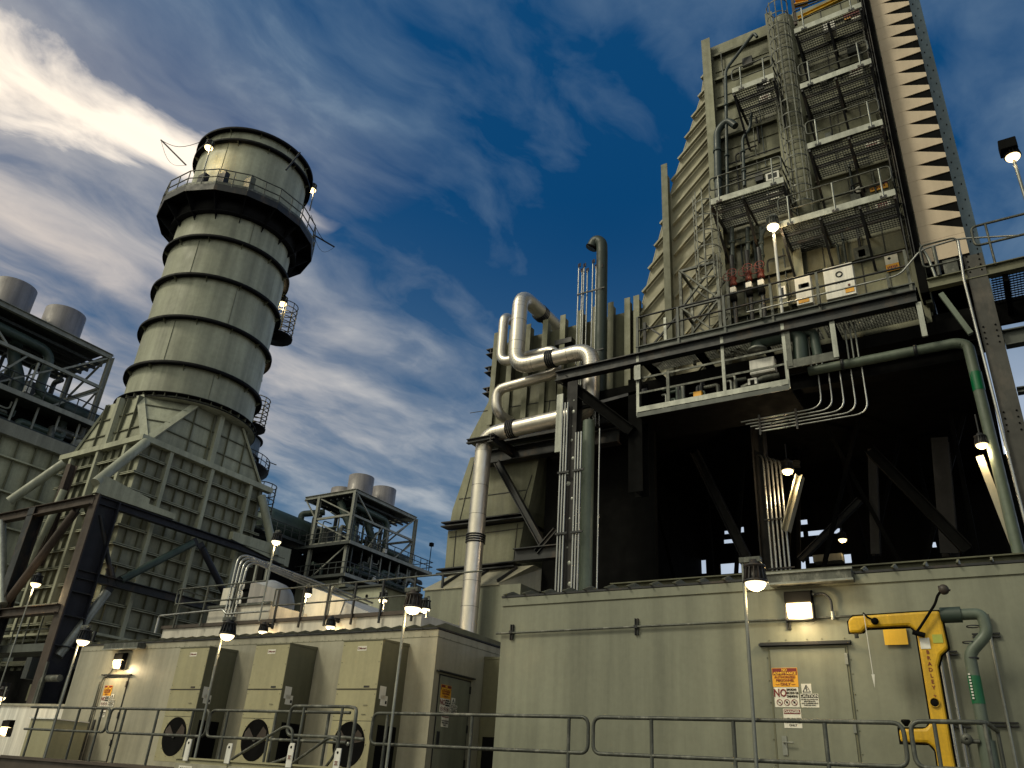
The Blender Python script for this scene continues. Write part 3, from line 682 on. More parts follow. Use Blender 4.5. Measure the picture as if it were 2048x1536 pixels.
# ================================================================ HEAT RECOVERY BLOCK (casing, inlet transition, ducts, platforms)
YW, YP = 22.0, 20.4
t = thing('boiler_casing', 'tall olive boiler casing carrying the galvanised platforms', 'boiler', (-3.6, 28, 0))
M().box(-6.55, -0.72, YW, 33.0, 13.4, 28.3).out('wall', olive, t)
for x, w_ in ((-6.52, .34), (-4.05, .26), (-0.86, .26)):
    M().box(x - w_ / 2, x + w_ / 2, YW - .34, YW - .315, 13.5, 28.5).box(x - .02, x + .02, YW - .314, YW - .001, 13.5, 28.4).out('column', olive_d if x > -1 else olive, t)
for z in (15.6, 16.9, 18.4, 20.3, 21.8, 23.3, 24.9, 26.3, 27.6):
    M().box(-6.33, -4.2, YW - .16, YW - .001, z, z + .03).box(-6.33, -4.2, YW - .17, YW - .14, z - .05, z + .05).out('stiffener', olive_d, t)
    M().box(-3.9, -1.0, YW - .12, YW - .001, z - .3, z - .27).out('stiffener', olive_d, t)
q = M()
for x in (-3.35, -2.3, -1.6):
    q.box(x, x + .02, YW - .02, YW - .001, 14.2, 28)
q.out('panel_joint', steel, t)
for k in range(4):
    z = 18.2 + k * 2.65
    M().box(-2.25, -1.12, YW - .06, YW - .002, z, z + 1.25).out('access_door', olive, t, bevel=.01)
    q = M().box(-2.28, -1.09, YW - .03, YW - .0015, z - .03, z + 1.28); q.out('door_frame', olive_d, t)

# inlet transition: sheet parallel to the casing, ribs rising at 45 degrees
t = thing('inlet_transition', 'sloping olive inlet duct with diagonal ribs rising to the boiler casing', 'duct', (-8, 27, 0))
P0, P1, P2 = V((-6.72, YW, 27.9)), V((-9.75, YW, 16.7)), V((-9.75, YW, 13.6))
mid = W(1345, 350, y=YW)
poly = [P0, W(1395, 185, y=YW) + V((.08, 0, 0)), mid, W(1280, 600, y=YW), P2, V((-6.72, YW, 13.6))]
poly = [V((p.x, YW + .25, p.z)) for p in poly]
M().prism(poly, (0, 10, 0)).out('wall', olive_l, t)
def xl(z):      # left outline of the transition sheet
    for a, b in zip(poly[:4], poly[1:4]):
        if b.z <= z <= a.z: return a.x + (b.x - a.x) * (a.z - z) / (a.z - b.z)
    return -9.6
k = 0
for z0 in [12.1 + .93 * i for i in range(17)]:
    # 45 degree rib starting on the outline at height z0
    a = V((xl(max(z0, 16.75)) - (.06 if z0 > 16.8 else 0), 0, z0)) if z0 > 13.7 else None
    if a is None:
        a = V((-9.6 + (13.9 - z0), 0, 13.9)) if z0 < 13.9 else V((-9.6, 0, z0))
        z1 = None
    x1 = -8.42; 
    def seg(xa, za, xb):
        zb = za + (xb - xa)
        if zb > 28: xb = xa + (28 - za); zb = 28
        if xb - xa < .1: return
        s = M(); A, B = V((xa, YW + .12, za)), V((xb, YW + .12, zb))
        s.bar(A + V((0, .04, 0)), B + V((0, .04, 0)), .13, .03, (-1, 0, 1)); s.bar(A + V((0, -.03, 0)), B + V((0, -.03, 0)), .02, .07, (-1, 0, 1)); s.out('rib', olive_l, t)
    if a.x < x1: seg(a.x, a.z, x1 - .12)
    xs = max(a.x, x1 + .12); seg(xs, a.z + (xs - a.x), -6.75)
M().box(-8.54, -8.30, YW - .26, YW - .235, 13.6, 22.9).box(-8.435, -8.405, YW - .234, YW + .249, 13.6, 22.6).out('column', olive_d, t)
for a, b in zip(poly[:3], poly[1:4]): M().bar(a + V((-.02, .1, 0)), b + V((-.02, .1, 0)), .22, .04, (1, 0, .4)).out('edge_flange', olive_l, t)

# stiffened inlet duct box
t = thing('stiffened_duct', 'olive duct box with vertical stiffeners behind the silver pipes', 'duct', (-12.6, 26, 0))
M().box(-15.6, -9.55, YW + .3, 32, 13.9, 17.15).out('wall', olive_d, t)
for x in (-15.55, -14.85, -14.1, -13.35, -12.6, -11.85, -11.25, -10.65, -10.0, -9.65):
    s = M(); s.box(x - .11, x + .11, YW - .12, YW - .09, 13.5, 17.45); s.box(x - .012, x + .012, YW - .089, YW + .299, 13.5, 17.42); s.out('stiffener', olive, t)
for z in (15.0, 15.9, 16.7): M().box(-16.0, -15.6, YW - .1, 26, z - .12, z - .09).box(-16.0, -15.6, YW - .1, 26, z + .09, z + .12).box(-15.82, -15.78, YW - .08, 26, z - .089, z + .089).out('flange', steel, t)
M().box(-12.9, -12.2, YW - .14, YW + .2, 16.2, 16.4).out('lug', steel, t)
# lagged panel duct under it
t = thing('panelled_duct', 'tan sheet panelled duct widening downwards behind the silver downpipe', 'duct', (-15, 25, 0))
def pz(*pp): return [W(px, py, y=YW) for px, py in pp]
M().prism(pz((990, 770), (1112, 742), (1112, 872), (935, 884), (976, 805)), (0, 7, 0)).out('upper_panel', olive, t)
M().prism(pz((941, 915), (1083, 893), (1057, 1017), (1048, 1036), (899, 1052), (905, 1020)), (0, 7, 0)).out('middle_panel', olive, t)
M().prism(pz((896, 1062), (1048, 1043), (1032, 1138), (889, 1146)), (0, 7, 0)).out('lower_panel', olive, t)
for pts in (((898, 1050), (1054, 1032)), ((889, 1143), (1036, 1128))):
    a, b = pz(*pts)
    for dz in (0, -.14): M().bar(a + V((-.1, -.1, dz)), b + V((.05, -.1, dz)), .5, .04).out('flange', steel, t)
q = M()
for pts in (((1112, 800), (940, 826)), ((1060, 772), (1056, 812)), ((1100, 800), (1090, 868)), ((918, 998), (1052, 980)), ((950, 915), (918, 1046)), ((1064, 950), (1038, 1030)), ((898, 1075), (1046, 1056)), ((912, 1062), (906, 1140)), ((1035, 1048), (1026, 1132))):
    a, b = [W(px, py, y=YW - .012) for px, py in pts]; q.bar(a, b, .02, .018, (0, -1, 0))
q.out('panel_joint', steel, t)
# turbine housing block below
t = thing('turbine_housing', 'beige turbine housing wall rising behind the two enclosures', 'building', (-12, 18, 0))
a, b = W(850, 1182, y=21.25), W(1042, 1160, y=21.25); zh = a.z
M().box(a.x, b.x, 21.25, 30, 0, zh).out('wall', tan_r, t)
c = W(893, 1146, y=21.9).z
M().prism([(a.x - .06, 21.2, zh + .002), (a.x - .06, 21.2, zh + .05), (a.x + .8, 21.9, c), (a.x + .8, 22.4, c), (a.x + .8, 22.4, zh + .002)], (b.x - a.x - .75, 0, 0)).out('flashing', tan, t)
for f in (.22, .5, .8): x = a.x + (b.x - a.x) * f; M().bar((x - .1, 21.2, zh + .12), (x + .25, 21.8, c - .08), .04, .12, (0, -1, 1)).out('rib', steel, t)
# ---- silver pipes
def pipe(name, label, pts, r, mat, fil, cat='pipe', straps=(), group=None, n=18, ringmat=None):
    t = thing(name, label, cat, pts[-1], group)
    M().tube(pts, r, n, fil, fs=9).out('pipe_run', mat, t)
    for (a, d_) in straps:
        a = V(a); d_ = V(d_); s = M()
        for k in (-.16, -.08, 0, .08): s.lathe(a + d_ * k, [(r, 0), (r + .045, .01), (r + .045, .045), (r, .055)], n, d_)
        s.out('strap', ringmat or steel, t)
    return t
YQ = 20.7; kq = YQ / 18.95
r = .285
zA, zB, zC = [1.6 + (z - 1.6) * kq for z in (16.62, 13.78, 11.68)]
xL, xR, xD = [x * kq for x in (-12.6, -9.84, -13.6)]
t = pipe('steam_pipe', 'thick silver lagged pipe looping down the duct side to the enclosures', [(xL + .1, 25, zA), (xL, YQ, zA), (xL, YQ, zB), (xR, YQ, zB), (xR, YQ, zC), (xD, YQ, zC - .15), (xD, YQ, 4.2)], r, alu, .62,
         straps=(((-11.25 * kq, YQ, zB), (1, 0, 0)), ((-12.55 * kq, YQ, zC - .09), (1, 0, 0)), ((xD, YQ, 8.8), (0, 0, 1)), ((xL, 22.2, zA), (0, 1, 0))))
s = M()
for (cx, cz, a0, sx) in ((xL, zB, 180, 1), (xR, zB, 0, 1), (xR, zC, 0, 1), (xD, zC - .15, 90, 1)): pass
for z in (15.9, 16.8, 6.6, 7.4, 9.6, 10.6):
    x = xL if z > 14 else xD
    s.lathe((x, YQ, z), [(r, -.006), (r + .005, -.004), (r + .005, .004), (r, .006)], 18)
for x in (-13.0, -11.6): s.lathe((x, YQ, zB), [(r, -.006), (r + .005, -.004), (r + .005, .004), (r, .006)], 18, (1, 0, 0))
# gore seams on the elbows
def gores(s, P, A, B, fil, r, n=9):
    P = V(P); A = P + (V(A) - P).normalized() * fil; B = P + (V(B) - P).normalized() * fil
    for k in range(n + 1):
        u_ = k / n; p = A * (1 - u_) ** 2 + P * 2 * u_ * (1 - u_) + B * u_ * u_
        d_ = ((P - A) * (1 - u_) + (B - P) * u_).normalized()
        s.lathe(p, [(r, -.004), (r + .004, 0), (r, .004)], 18, d_)
gores(s, (xL, YQ, zA), (xL, 23, zA), (xL, YQ, 15.5), .62, r)
gores(s, (xL, YQ, zB), (xL, YQ, 16.5), (-11, YQ, zB), .62, r)
gores(s, (xR, YQ, zB), (-11, YQ, zB), (xR, YQ, 12), .62, r)
gores(s, (xR, YQ, zC), (xR, YQ, 12.5), (xD, YQ, zC - .15), .62, r)
gores(s, (xD, YQ, zC - .15), (xR, YQ, zC), (xD, YQ, 9), .62, r)
s.out('jacket_seam', galvr, t)
YQ2 = 21.35; p1, p2, p3, p4 = W(1008, 640, y=YQ2), W(1112, 696, y=YQ2), W(1118, 735, y=YQ2), W(993, 775, y=YQ2)
pipe('drain_pipe', 'thinner silver lagged pipe folded behind the thick one', [(p1.x, 24, p1.z + .25), (p1.x, YQ2, p1.z + .25), (p1.x, YQ2, p2.z - .05), (p2.x, YQ2, p2.z - .05), (p3.x + .05, YQ2, p3.z - .2), (p4.x, YQ2, p4.z - .1), (p4.x + .1, YQ2, W(990, 828, y=YQ2).z), (p4.x + .4, 22.5, W(990, 828, y=YQ2).z - .1)], .185, alu, .42)
# ---- green vent and conduits
YV = 21.35; kv = YV / 19.3; xv = -9.72 * kv; zv = lambda z: 1.6 + (z - 1.6) * kv
t = thing('vent_pipe', 'tall dark green vent pipe with a gooseneck top', 'pipe', (xv, YV, 4.9))
xw = W(1171, 1150, y=20.2).x
M().tube([(xw, 20.2, 4.9), (xw, 20.2, 12.0)], .19, 18).out('lower_run', greenL, t)
M().tube([(xv, YV, 13.0), (xv, YV, zv(17.55)), (xv - .02, YV, zv(18.05)), (xv - .28, YV, zv(18.24)), (xv - .47, YV, zv(17.92))], .205, 18, .25).out('upper_run', vent, t)
M().lathe((xv - .45, YV, zv(17.95)), [(0, .012), (.17, .012), (.215, .03), (.23, 0), (.23, -.05), (.205, -.06)], 18, (-.5, 0, -.85)).out('mouth', ink, t)
for z in (13.0,): M().lathe((xv, YV, z), [(.205, -.03), (.23, -.03), (.23, .03), (.205, .03)], 18).out('flange', vent, t)
for gx, nn, px0, pyt, lab in ((0, 4, 1158, 530, 'bundle of four thin vertical conduits nearer the silver pipes'), (1, 4, 1186, 522, 'bundle of four thin vertical conduits nearer the green vent')):
    t = thing('conduit_bundle', lab, 'conduits', (W(px0, 700, y=21.2).x, 21.2, 12.3), 'thin conduits beside the vent pipe')
    for k in range(nn):
        p = W(px0 + k * 5, pyt + (k % 2) * 10, y=21.2); x = p.x + k * .004
        M().tube([(x, 21.2 + (k % 2) * .06, 12.3), (x, 21.2 + (k % 2) * .06, p.z)], .026, 6).out('conduit', cond, t)
        M().tube([(x, 21.18, p.z - .12), (x, 21.18, p.z + .02), (x + .07, 21.18, p.z + .04), (x + .07, 21.18, p.z - .1)], .026, 6).out('conduit_elbow', rusty, t)
    for z in (17.6, 15.1): M().box(W(px0, 700, y=21.2).x - .12, W(px0 + 15, 700, y=21.2).x + .14, 21.14, 21.17, z, z + .05).out('clamp', steel, t)
# more conduits on the column below
for gx, (pa, pb) in enumerate(((1118, 1130), (1148, 1156))):
    t = thing('conduit_bundle', ('bundle of three conduits on the outer side of the spotted column', 'bundle of three conduits on the inner side of the spotted column')[gx], 'conduits', (-11.3 + gx, 19.8, 4.9), 'conduits on the spotted column')
    for k in range(3):
        x = W(pa + 5.5 * k, 1000, y=19.8).x; M().tube([(x, 19.8, 4.9), (x, 19.8, 12.6 if gx == 0 else 11.5)], .03, 8).out('conduit', cond, t)
    for z in (8.3, 10.2): M().box(W(pa - 3, 1000, y=19.8).x, W(pa + 20, 1000, y=19.8).x, 19.72, 19.76, z, z + .06).out('clamp', steel, t)
t = thing('support_column', 'dark steel column with pale paint spots behind the conduits', 'column', (-11.0, 20.1, 0))
spot = paint('spotted_steel', (.03, .028, .028), .6, var=.4, patch=(.03, .028, .028), spec=.2)
xc = W(1140, 1000, y=20.0).x
M().ib((xc, 20.1, 0), (xc, 20.1, 13.4), .36, .36, .03, (0, -1, 0)).out('shaft', spot, t)
q = M()
for k in range(16):
    z = 5.5 + k * .48 + random.uniform(-.1, .1); s_ = random.uniform(.02, .07); q.lathe((xc + random.uniform(-.12, .12), 19.919, z), [(0, .003), (s_, .003), (s_ * 1.1, 0)], 7, (0, -1, 0))
q.out('paint_spot', galv, t)
t = thing('conduit_line', 'single thin pale conduit standing in the dark bay', 'conduit', (-8.9, 20, 4.9))
x = W(1196, 1000, y=20).x; M().tube([(x, 20, 4.9), (x + .02, 20, 11.6)], .022, 6).out('tube', cond, t)

# ---- support steel of the pipe rack and duct (individual members)
def member(a, b, w_, h, label, mat=steel, ibm=True, cat='beam', name='steel_beam', up=(0, 0, 1), group='dark steel beams of the boiler support'):
    q = M()
    (q.ib(a, b, w_, h, .03, up) if ibm else q.bar(a, b, w_, h, up))
    o = q.out(name, mat); tag(o, label, cat, group); return o
a, b = W(937, 893, y=20.2), W(1112, 872, y=20.2)
member((a.x - .5, 21.5, 12.62), (-10.2, 21.5, 12.62), .3, .36, 'dark beam carrying the silver pipe elbow, upper of two')
member((a.x - .6, 21.7, 12.05), (-10.2, 21.7, 12.05), .35, .5, 'dark beam under the silver pipe elbow, lower of two')
member(W(995, 925, y=21.5), W(1085, 1088, y=21.5), .22, .22, 'dark diagonal brace crossing the tan duct', cat='brace', name='brace')
member(W(1073, 1105, y=20.4), W(1112, 1060, y=20.4), .16, .16, 'short dark brace meeting the spotted column', cat='brace', name='brace')
member((W(1030, 1112, y=20.4).x, 20.4, W(1030, 1112, y=20.4).z), (-11.2, 20.4, W(1030, 1112, y=20.4).z), .3, .4, 'dark beam stub beside the spotted column')
member((W(935, 884, y=20.3).x, 20.3, W(935, 884, y=20.3).z), (xD + .7, 20.3, W(935, 884, y=20.3).z), .16, .16, 'dark pipe shoe beam clasping the silver downpipe')
member((xD + .6, 20.2, 12.1), (xD + .6, 22, 12.1), .2, .3, 'dark cross beam behind the silver downpipe')
# ---- dark under-bay: near-black back walls added to stand for its shade
t = thing('boiler_underframe', 'sooty dark underframe and bulkheads below the boiler casing', 'structure frame', (-5, 28, 0))
M().box(-11.9, .3, 20.9, 33.2, 13.0, 13.39).out('soffit', shade_black, t)
M().box(-13.3, -9.3, 22.4, 22.6, 5.0, 13.0).out('shade_wall', shade_black, t)
M().box(-11.9, -11.6, 22.6, 33, 5.0, 13.0).out('shade_wall', shade_black, t)
yb = 33.0
HR = []
for x0, y0, x1, y1 in ((1343, 1119, 1370, 1150), (1377, 1120, 1412, 1148), (1440, 1124, 1511, 1146), (1519, 1120, 1529, 1146), (1514, 1012, 1523, 1024), (1519, 1052, 1527, 1060), (1519, 1071, 1528, 1079),
    (1426, 1011, 1437, 1017), (1446, 1008, 1456, 1014), (1378, 1021, 1383, 1033), (1474, 1055, 1485, 1063), (1449, 1079, 1473, 1084), (1450, 1062, 1456, 1066), (1367, 1087, 1377, 1096), (1615, 1058, 1680, 1069), (1603, 1040, 1612, 1047),
    (1600, 1110, 1608, 1138), (1690, 1109, 1700, 1124), (1866, 1084, 1888, 1092), (1620, 1114, 1626, 1124), (1600, 1064, 1604, 1072)):
    if x1 - x0 < 26: x0 -= 2.5; x1 += 2.5; y0 -= 2; y1 += 2
    a, b = W(x0, (y0 + y1) / 2, y=yb), W(x1, (y0 + y1) / 2, y=yb); c, d = W((x0 + x1) / 2, y0, y=yb), W((x0 + x1) / 2, y1, y=yb)
    HR.append((a.x, b.x, d.z, c.z))
xs = sorted({v for h in HR for v in h[:2]} | {-16.0, 2.0}); zs = sorted({v for h in HR for v in h[2:]} | {4.0, 14.0})
q = M()
for j in range(len(zs) - 1):
    zc_ = (zs[j] + zs[j + 1]) / 2; run = xs[0]
    for i in range(len(xs) - 1):
        xc_ = (xs[i] + xs[i + 1]) / 2
        if any(h[0] < xc_ < h[1] and h[2] < zc_ < h[3] for h in HR):
            if xs[i] > run: q.box(run, xs[i], yb, yb + .12, zs[j], zs[j + 1])
            run = xs[i + 1]
    q.box(run, xs[-1], yb, yb + .12, zs[j], zs[j + 1])
q.out('pierced_shade_wall', shade_black, t)
rnd = random.Random(3)
for k in range(16):
    x = -11.5 + k * .75 + rnd.uniform(-.2, .2); y = rnd.uniform(25, 28)
    b = V((x + rnd.uniform(-3, 3), y, 13.0)); M().bar((x, y, 6.5), b, .12, .12).out('brace', shade_black, t)
for (px, lab, x) in ((1533, 'dark inner column carrying the bright conduits', None), (1985, '', .1)):
    pass
t = thing('inner_column', 'dark steel column in the bay carrying bright conduits', 'column', (-6.3, 24.2, 0))
x = W(1532, 1050, y=24.2).x; M().ib((x, 24.2, 0), (x, 24.2, 13.0), .4, .4, .03, (1, 0, 0)).out('shaft', spot, t)
t = thing('conduit_bundle', 'bundle of five bright conduits turning down the inner column', 'conduits', (x + .3, 24.0, 4.9), 'conduits in the dark bay')
for k in range(5):
    xa = W(1538 + 8.6 * k, 1060, y=23.9).x
    M().tube([(xa - .5, 24.6, 12.0 - .12 * k), (xa, 23.9, 11.55 - .04 * k), (xa, 23.9, 4.9)], .034, 8, .35).out('conduit', cond, t)
for z in (9.4, 7.9): M().box(W(1530, 1060, y=23.8).x, W(1582, 1060, y=23.8).x, 23.80, 23.84, z, z + .04).out('clamp', steel, t)
# lamps in the bay
def bay_lamp(px, py, y, label, s, watts, arm=None):
    c = W(px, py, y=y); t = thing('bay_lamp', label, 'lamp', c, 'lamps in the dark bay'); lamp_head(t, c, s, lamp_e, watts)
    M().tube([c + V((0, 0, .3 * s)), c + V((0, 0, .3 * s + .5))], .02, 6).out('stem', steel, t); return c
c = bay_lamp(1575, 940, 23.2, 'glowing lamp hanging beside the bright conduits in the dark bay', 1.15, 110)
member(W(1600, 952, y=23.6), W(1572, 1062, y=23.6), .34, .2, 'lamp lit diagonal brace in the dark bay', mat=tan, cat='brace', name='brace')  # tan puts the lamplight into the colour of the brace
c = bay_lamp(1685, 1078, 30.0, 'small far glowing lamp deep in the dark bay', 1.0, 25)
M().box(c.x - 1.1, c.x - .1, 30.0, 30.5, c.z - .75, c.z - .5).out('platform_edge', tan, bpy.data.objects['boiler_underframe'])
c = bay_lamp(1963, 888, 20.4, 'glowing lamp under the bridge beside the big column', .9, 60)
member(c + V((-.1, .3, -.2)), c + V((.2, .3, -2.4)), .16, .14, 'lamp lit strut below the bridge lamp', mat=tan, cat='brace', name='brace', ibm=False)  # lamplight on the strut is carried by its tan colour
member(W(1740, 900, y=23), W(1935, 1100, y=23), .3, .3, 'dark diagonal brace rising across the bay', mat=shade_black, cat='brace', name='brace')
M_ = member((-9.3, 20.9, 12.3), (.2, 20.9, 12.3), .35, .5, 'dark main girder under the boiler casing', mat=shade_black, name='girder')
a = W(1010, 1200, y=20.5)
zg = W(1700, 1128, y=20.0).z
member((-9.6, 20.0, zg - .24), (.2, 20.0, zg - .24), .3, .34, 'stained olive beam just above the sage enclosure roof', mat=paint('stained_olive', (.12, .12, .07), .6, var=.5, streak=.4), name='girder')
# ---- main walkway in front of the casing
ZW = 14.15
def toeboard(m_, x0, x1, y, z, h=.16): m_.box(x0, x1, y - .012, y, z - .02, z + h)
def grating(m_, x0, x1, y0, y1, z, sp=.085):
    n = int((y1 - y0) / sp)
    for k in range(n): 
        y = y0 + (k + .5) * (y1 - y0) / n; m_.box(x0, x1, y - .012, y + .012, z - .03, z)
    n = int((x1 - x0) / .075)
    for k in range(n):
        x = x0 + (k + .5) * (x1 - x0) / n; m_.box(x - .006, x + .006, y0, y1, z - .024, z - .001)
t = thing('boiler_walkway', 'long dark walkway beam with railing along the boiler casing', 'walkway', (-5, 20, ZW))
M().ib((-11.66, 20.0, 13.70), (-.92, 20.0, 13.70), .26, .36, .03).out('main_beam', steel, t)
M().box(-8.85, -.9, 20.05, 20.07, ZW - .24, ZW + .02).box(-8.85, -.9, 19.98, 20.049, ZW - .01, ZW + .02).box(-8.85, -.9, 19.98, 20.049, ZW - .24, ZW - .21).out('edge_channel', gant, t)
q = M(); grating(q, -8.8, -6.7, 20.1, 21.7, ZW); grating(q, -6.6, -3.6, 20.1, 21.9, ZW); grating(q, -3.5, -.95, 20.1, 21.9, ZW); q.out('grating', galvr, t)
for x in (-8.8, -7.1, -5.2, -3.2, -.95): M().ib((x, 20.1, ZW - .2), (x, 22.4, ZW - .2), .16, .24, .02).out('cross_beam', shade_black, t)
q = M(); q.tube([(-8.8, 20.03, ZW + 1.1), (-.98, 20.03, ZW + 1.1)], .03, 8).tube([(-8.8, 20.03, ZW + .6), (-.98, 20.03, ZW + .6)], .03, 8); q.out('rail', steel, t)
for x in (-8.8, -7.45, -6.0, -4.6, -3.3, -1.0): M().bar((x, 20.03, ZW - .25), (x, 20.03, ZW + 1.1), .07, .07).out('post', galvr if x > -5 else gant, t)  # lighter steel on one stretch puts the light into the post colour
M().tube([(-5.3, 19.9, ZW + .25), (-1.2, 19.9, ZW + .28), (-.6, 19.9, ZW + .9), (.3, 19.9, ZW + .95), (1.6, 19.9, ZW + .6)], .025, 8, .2).out('cable_conduit', cond, t)
for x in (-4.9, -3.3, -1.5): M().box(x - .03, x + .03, 19.87, 19.99, ZW - .05, ZW + .4).out('conduit_clamp', galvr, t)
member(W(1130, 762, y=20.1), W(1262, 862, y=20.1), .34, .34, 'thick black knee brace under the walkway beam end', mat=shade_black, cat='brace', name='brace')
member((-11.3, 20.3, 12.55), (-8.6, 20.3, 12.75), .1, .1, 'thin black angle bar behind the knee brace', mat=navy, cat='brace', name='brace', ibm=False)
member((-9.0, 20.5, 9.5), (-9.0, 20.5, 13.2), .45, .5, 'black steel column where the knee brace lands', mat=shade_black, cat='column', name='support_column', up=(0, 1, 0))  # blackened to sink into the painted shade of the bay
M().box(-11.55, -11.32, 19.88, 19.95, 11.0, 13.0).out('hanger_plate', galv, t)
# hanging lower platform
t = thing('hanging_platform', 'galvanised platform hung below the walkway, crowded with piping', 'platform', (-6.5, 20.6, 11.85))
x0, x1, zf = -8.82, -4.35, 11.88
M().box(x0, x1, 20.0, 22, zf - .06, zf).out('floor', shade_black, t)
M().box(x0, x1, 19.97, 19.99, zf - .16, zf - .02).out('edge_beam', gant, t)
M().box(x0, x1, 19.955, 19.969, zf, zf + .16).out('toe_board', board, t)
for x in (x0, -7.85, -6.15, -4.4):
    M().bar((x + .03, 20.02, zf - .1), (x + .03, 20.02, zf + (1.95 if x < -8 or x > -7 else 1.2)), .09, .07).out('post', galv if x != -7.85 else galvr, t)
for z in (zf + .62, zf + 1.12): M().box(x0, x1, 20.0, 20.03, z, z + .06).out('rail', galvr, t)
M().box(x0 - .04, x0 + .16, 19.90, 19.94, 12.95, 13.45).out('hanger_plate', galv, t)
M().box(-4.35, -3.0, 19.97, 20.0, 12.35, 12.6).out('raised_edge', galvr, t)
for x in (-4.25, -3.05, -.9): M().bar((x, 19.99, 12.4 if x < -2 else 12.5), (x, 19.99, 13.52), .13, .08).out('hanger', galv if x > -4 else galvr, t)
rnd = random.Random(5)
for k in range(24):
    x = rnd.uniform(-8.2, -4.6); z = zf + rnd.uniform(.1, .9)
    M().tube([(x, 20.5, zf), (x, 20.5, z), (x + rnd.uniform(-.5, .5), 20.6, z + .05)], rnd.uniform(.03, .07), 8, .08).out('small_pipe', rnd.choice([galvr, green, steel, galv]), t)
M().tube([(-5.75, 20.4, zf + .35), (-5.1, 20.4, zf + .55), (-4.7, 20.5, zf + .6)], .09, 10, .1).out('lagged_pipe', galvr, t)
def boxthing(px0, py0, px1, py1, y, name, label, mat, dep=.25, cat='cabinet', bevel=.01, group=None):
    a, b = W(px0, py0, y=y), W(px1, py1, y=y); t = thing(name, label, cat, ((a.x + b.x) / 2, y + dep / 2, min(a.z, b.z)))
    M().box(a.x, b.x, y, y + dep, a.z, b.z).out('body', mat, t, bevel=bevel); return t, a, b
t2, a, b = boxthing(1498, 722, 1550, 740, 20.35, 'junction_cabinet', 'white box standing on the hanging platform', white)
M().box(a.x + .03, b.x - .03, 20.335, 20.349, b.z + .03, a.z - .03).out('door', white, t2)
t2, a, b = boxthing(1495, 758, 1514, 767, 20.2, 'pump_bracket', 'small white bracket on the hanging platform floor', white, .15, 'bracket')
M().box(a.x + .07, b.x - .07, 20.19, 20.199, b.z - .02, a.z - .06).out('opening', ink, t2)
boxthing(1386, 784, 1403, 791, 20.2, 'orange_box', 'small orange box on the hanging platform floor', orange, .12, 'box')
c = W(1313, 722, y=20.8); tt = thing('round_gauge', 'round white gauge hanging below the walkway', 'gauge', c)
M().lathe(c, [(0, .06), (.16, .05), (.18, 0), (.14, -.1), (0, -.12)], 16, (0, -1, -.2)).out('dial', white, tt)
# green process pipes in the gap
a, b, c = W(1514, 688, y=20.25), W(1590, 667, y=20.25), W(1602, 728, y=20.25)
t = thing('process_pipe', 'fat green pipe with a bolted flange bending down under the walkway', 'pipe', (b.x, 20.25, 12))
M().tube([a + V((0, 0, -.22)), a + V((.02, 0, .06)), b + V((.12, 0, .0)), c], .205, 16, .3).out('pipe_run', green, t)
M().lathe(a + V((0, 0, -.24)), [(0, .0), (.27, 0), (.27, .06), (.2, .06)], 20, (0, 0, 1)).out('flange', galv, t)
a, b, c = W(1600, 668, y=20.3), W(1626, 663, y=20.3), W(1634, 700, y=20.3)
t = thing('process_pipe', 'thinner green pipe bending down beside the fat one', 'pipe', (b.x, 20.3, 12))
M().tube([a, b, c + V((0, 0, -.2))], .13, 12, .15).out('pipe_run', green, t)
t = thing('header_pipe', 'long green header pipe with a green band turning down beside the big column', 'pipe', (0, 20.6, 6))
xe = .02
M().tube([(-3.9, 20.5, 12.42), (-.25, 20.5, 12.42), (-.02, 20.5, 12.3), (.08, 20.5, 4.9)], .13, 14, .25).out('pipe_run', greenL, t)
M().lathe((.0, 20.5, 11.0), [(.137, 0), (.137, .5)], 14).out('pipe_band', greenlab, t)
for x in (-3.0, -1.2): M().lathe((x, 20.5, 12.42), [(.13, -.04), (.16, -.04), (.16, .04), (.13, .04)], 14, (1, 0, 0)).out('flange', steel, t)
t = thing('conduit_bundle', 'bundle of five conduits sweeping down under the hanging platform', 'conduits', (-3, 20.7, 10.8), 'conduits in the dark bay')
for k in range(5):
    dx = k * .13; z = 11.32 - k * .095
    xv2 = W(1640 + (k * 23 if k else 12), 790, y=20.6).x if k else -3.68
    M().tube([(xv2, 20.6, 12.3), (xv2, 20.6, z), (-5.9 + dx, 20.6, z - .03)], .022, 8, .35).out('conduit', cond, t)
for x in (-5.4, -4.4): M().box(x, x + .05, 20.55, 20.58, 10.8, 11.4).out('clamp', steel, t)
t = thing('conduit_bundle', 'bundle of six short chain wrapped conduits below the walkway', 'conduits', (-3.2, 20.4, 12.5), 'conduits in the dark bay')
for px in (1615, 1626, 1637, 1691, 1701, 1711):
    x = W(px, 670, y=20.4).x; M().tube([(x, 20.4, 12.5), (x, 20.4, 13.6)], .026, 6).out('conduit', galv, t)
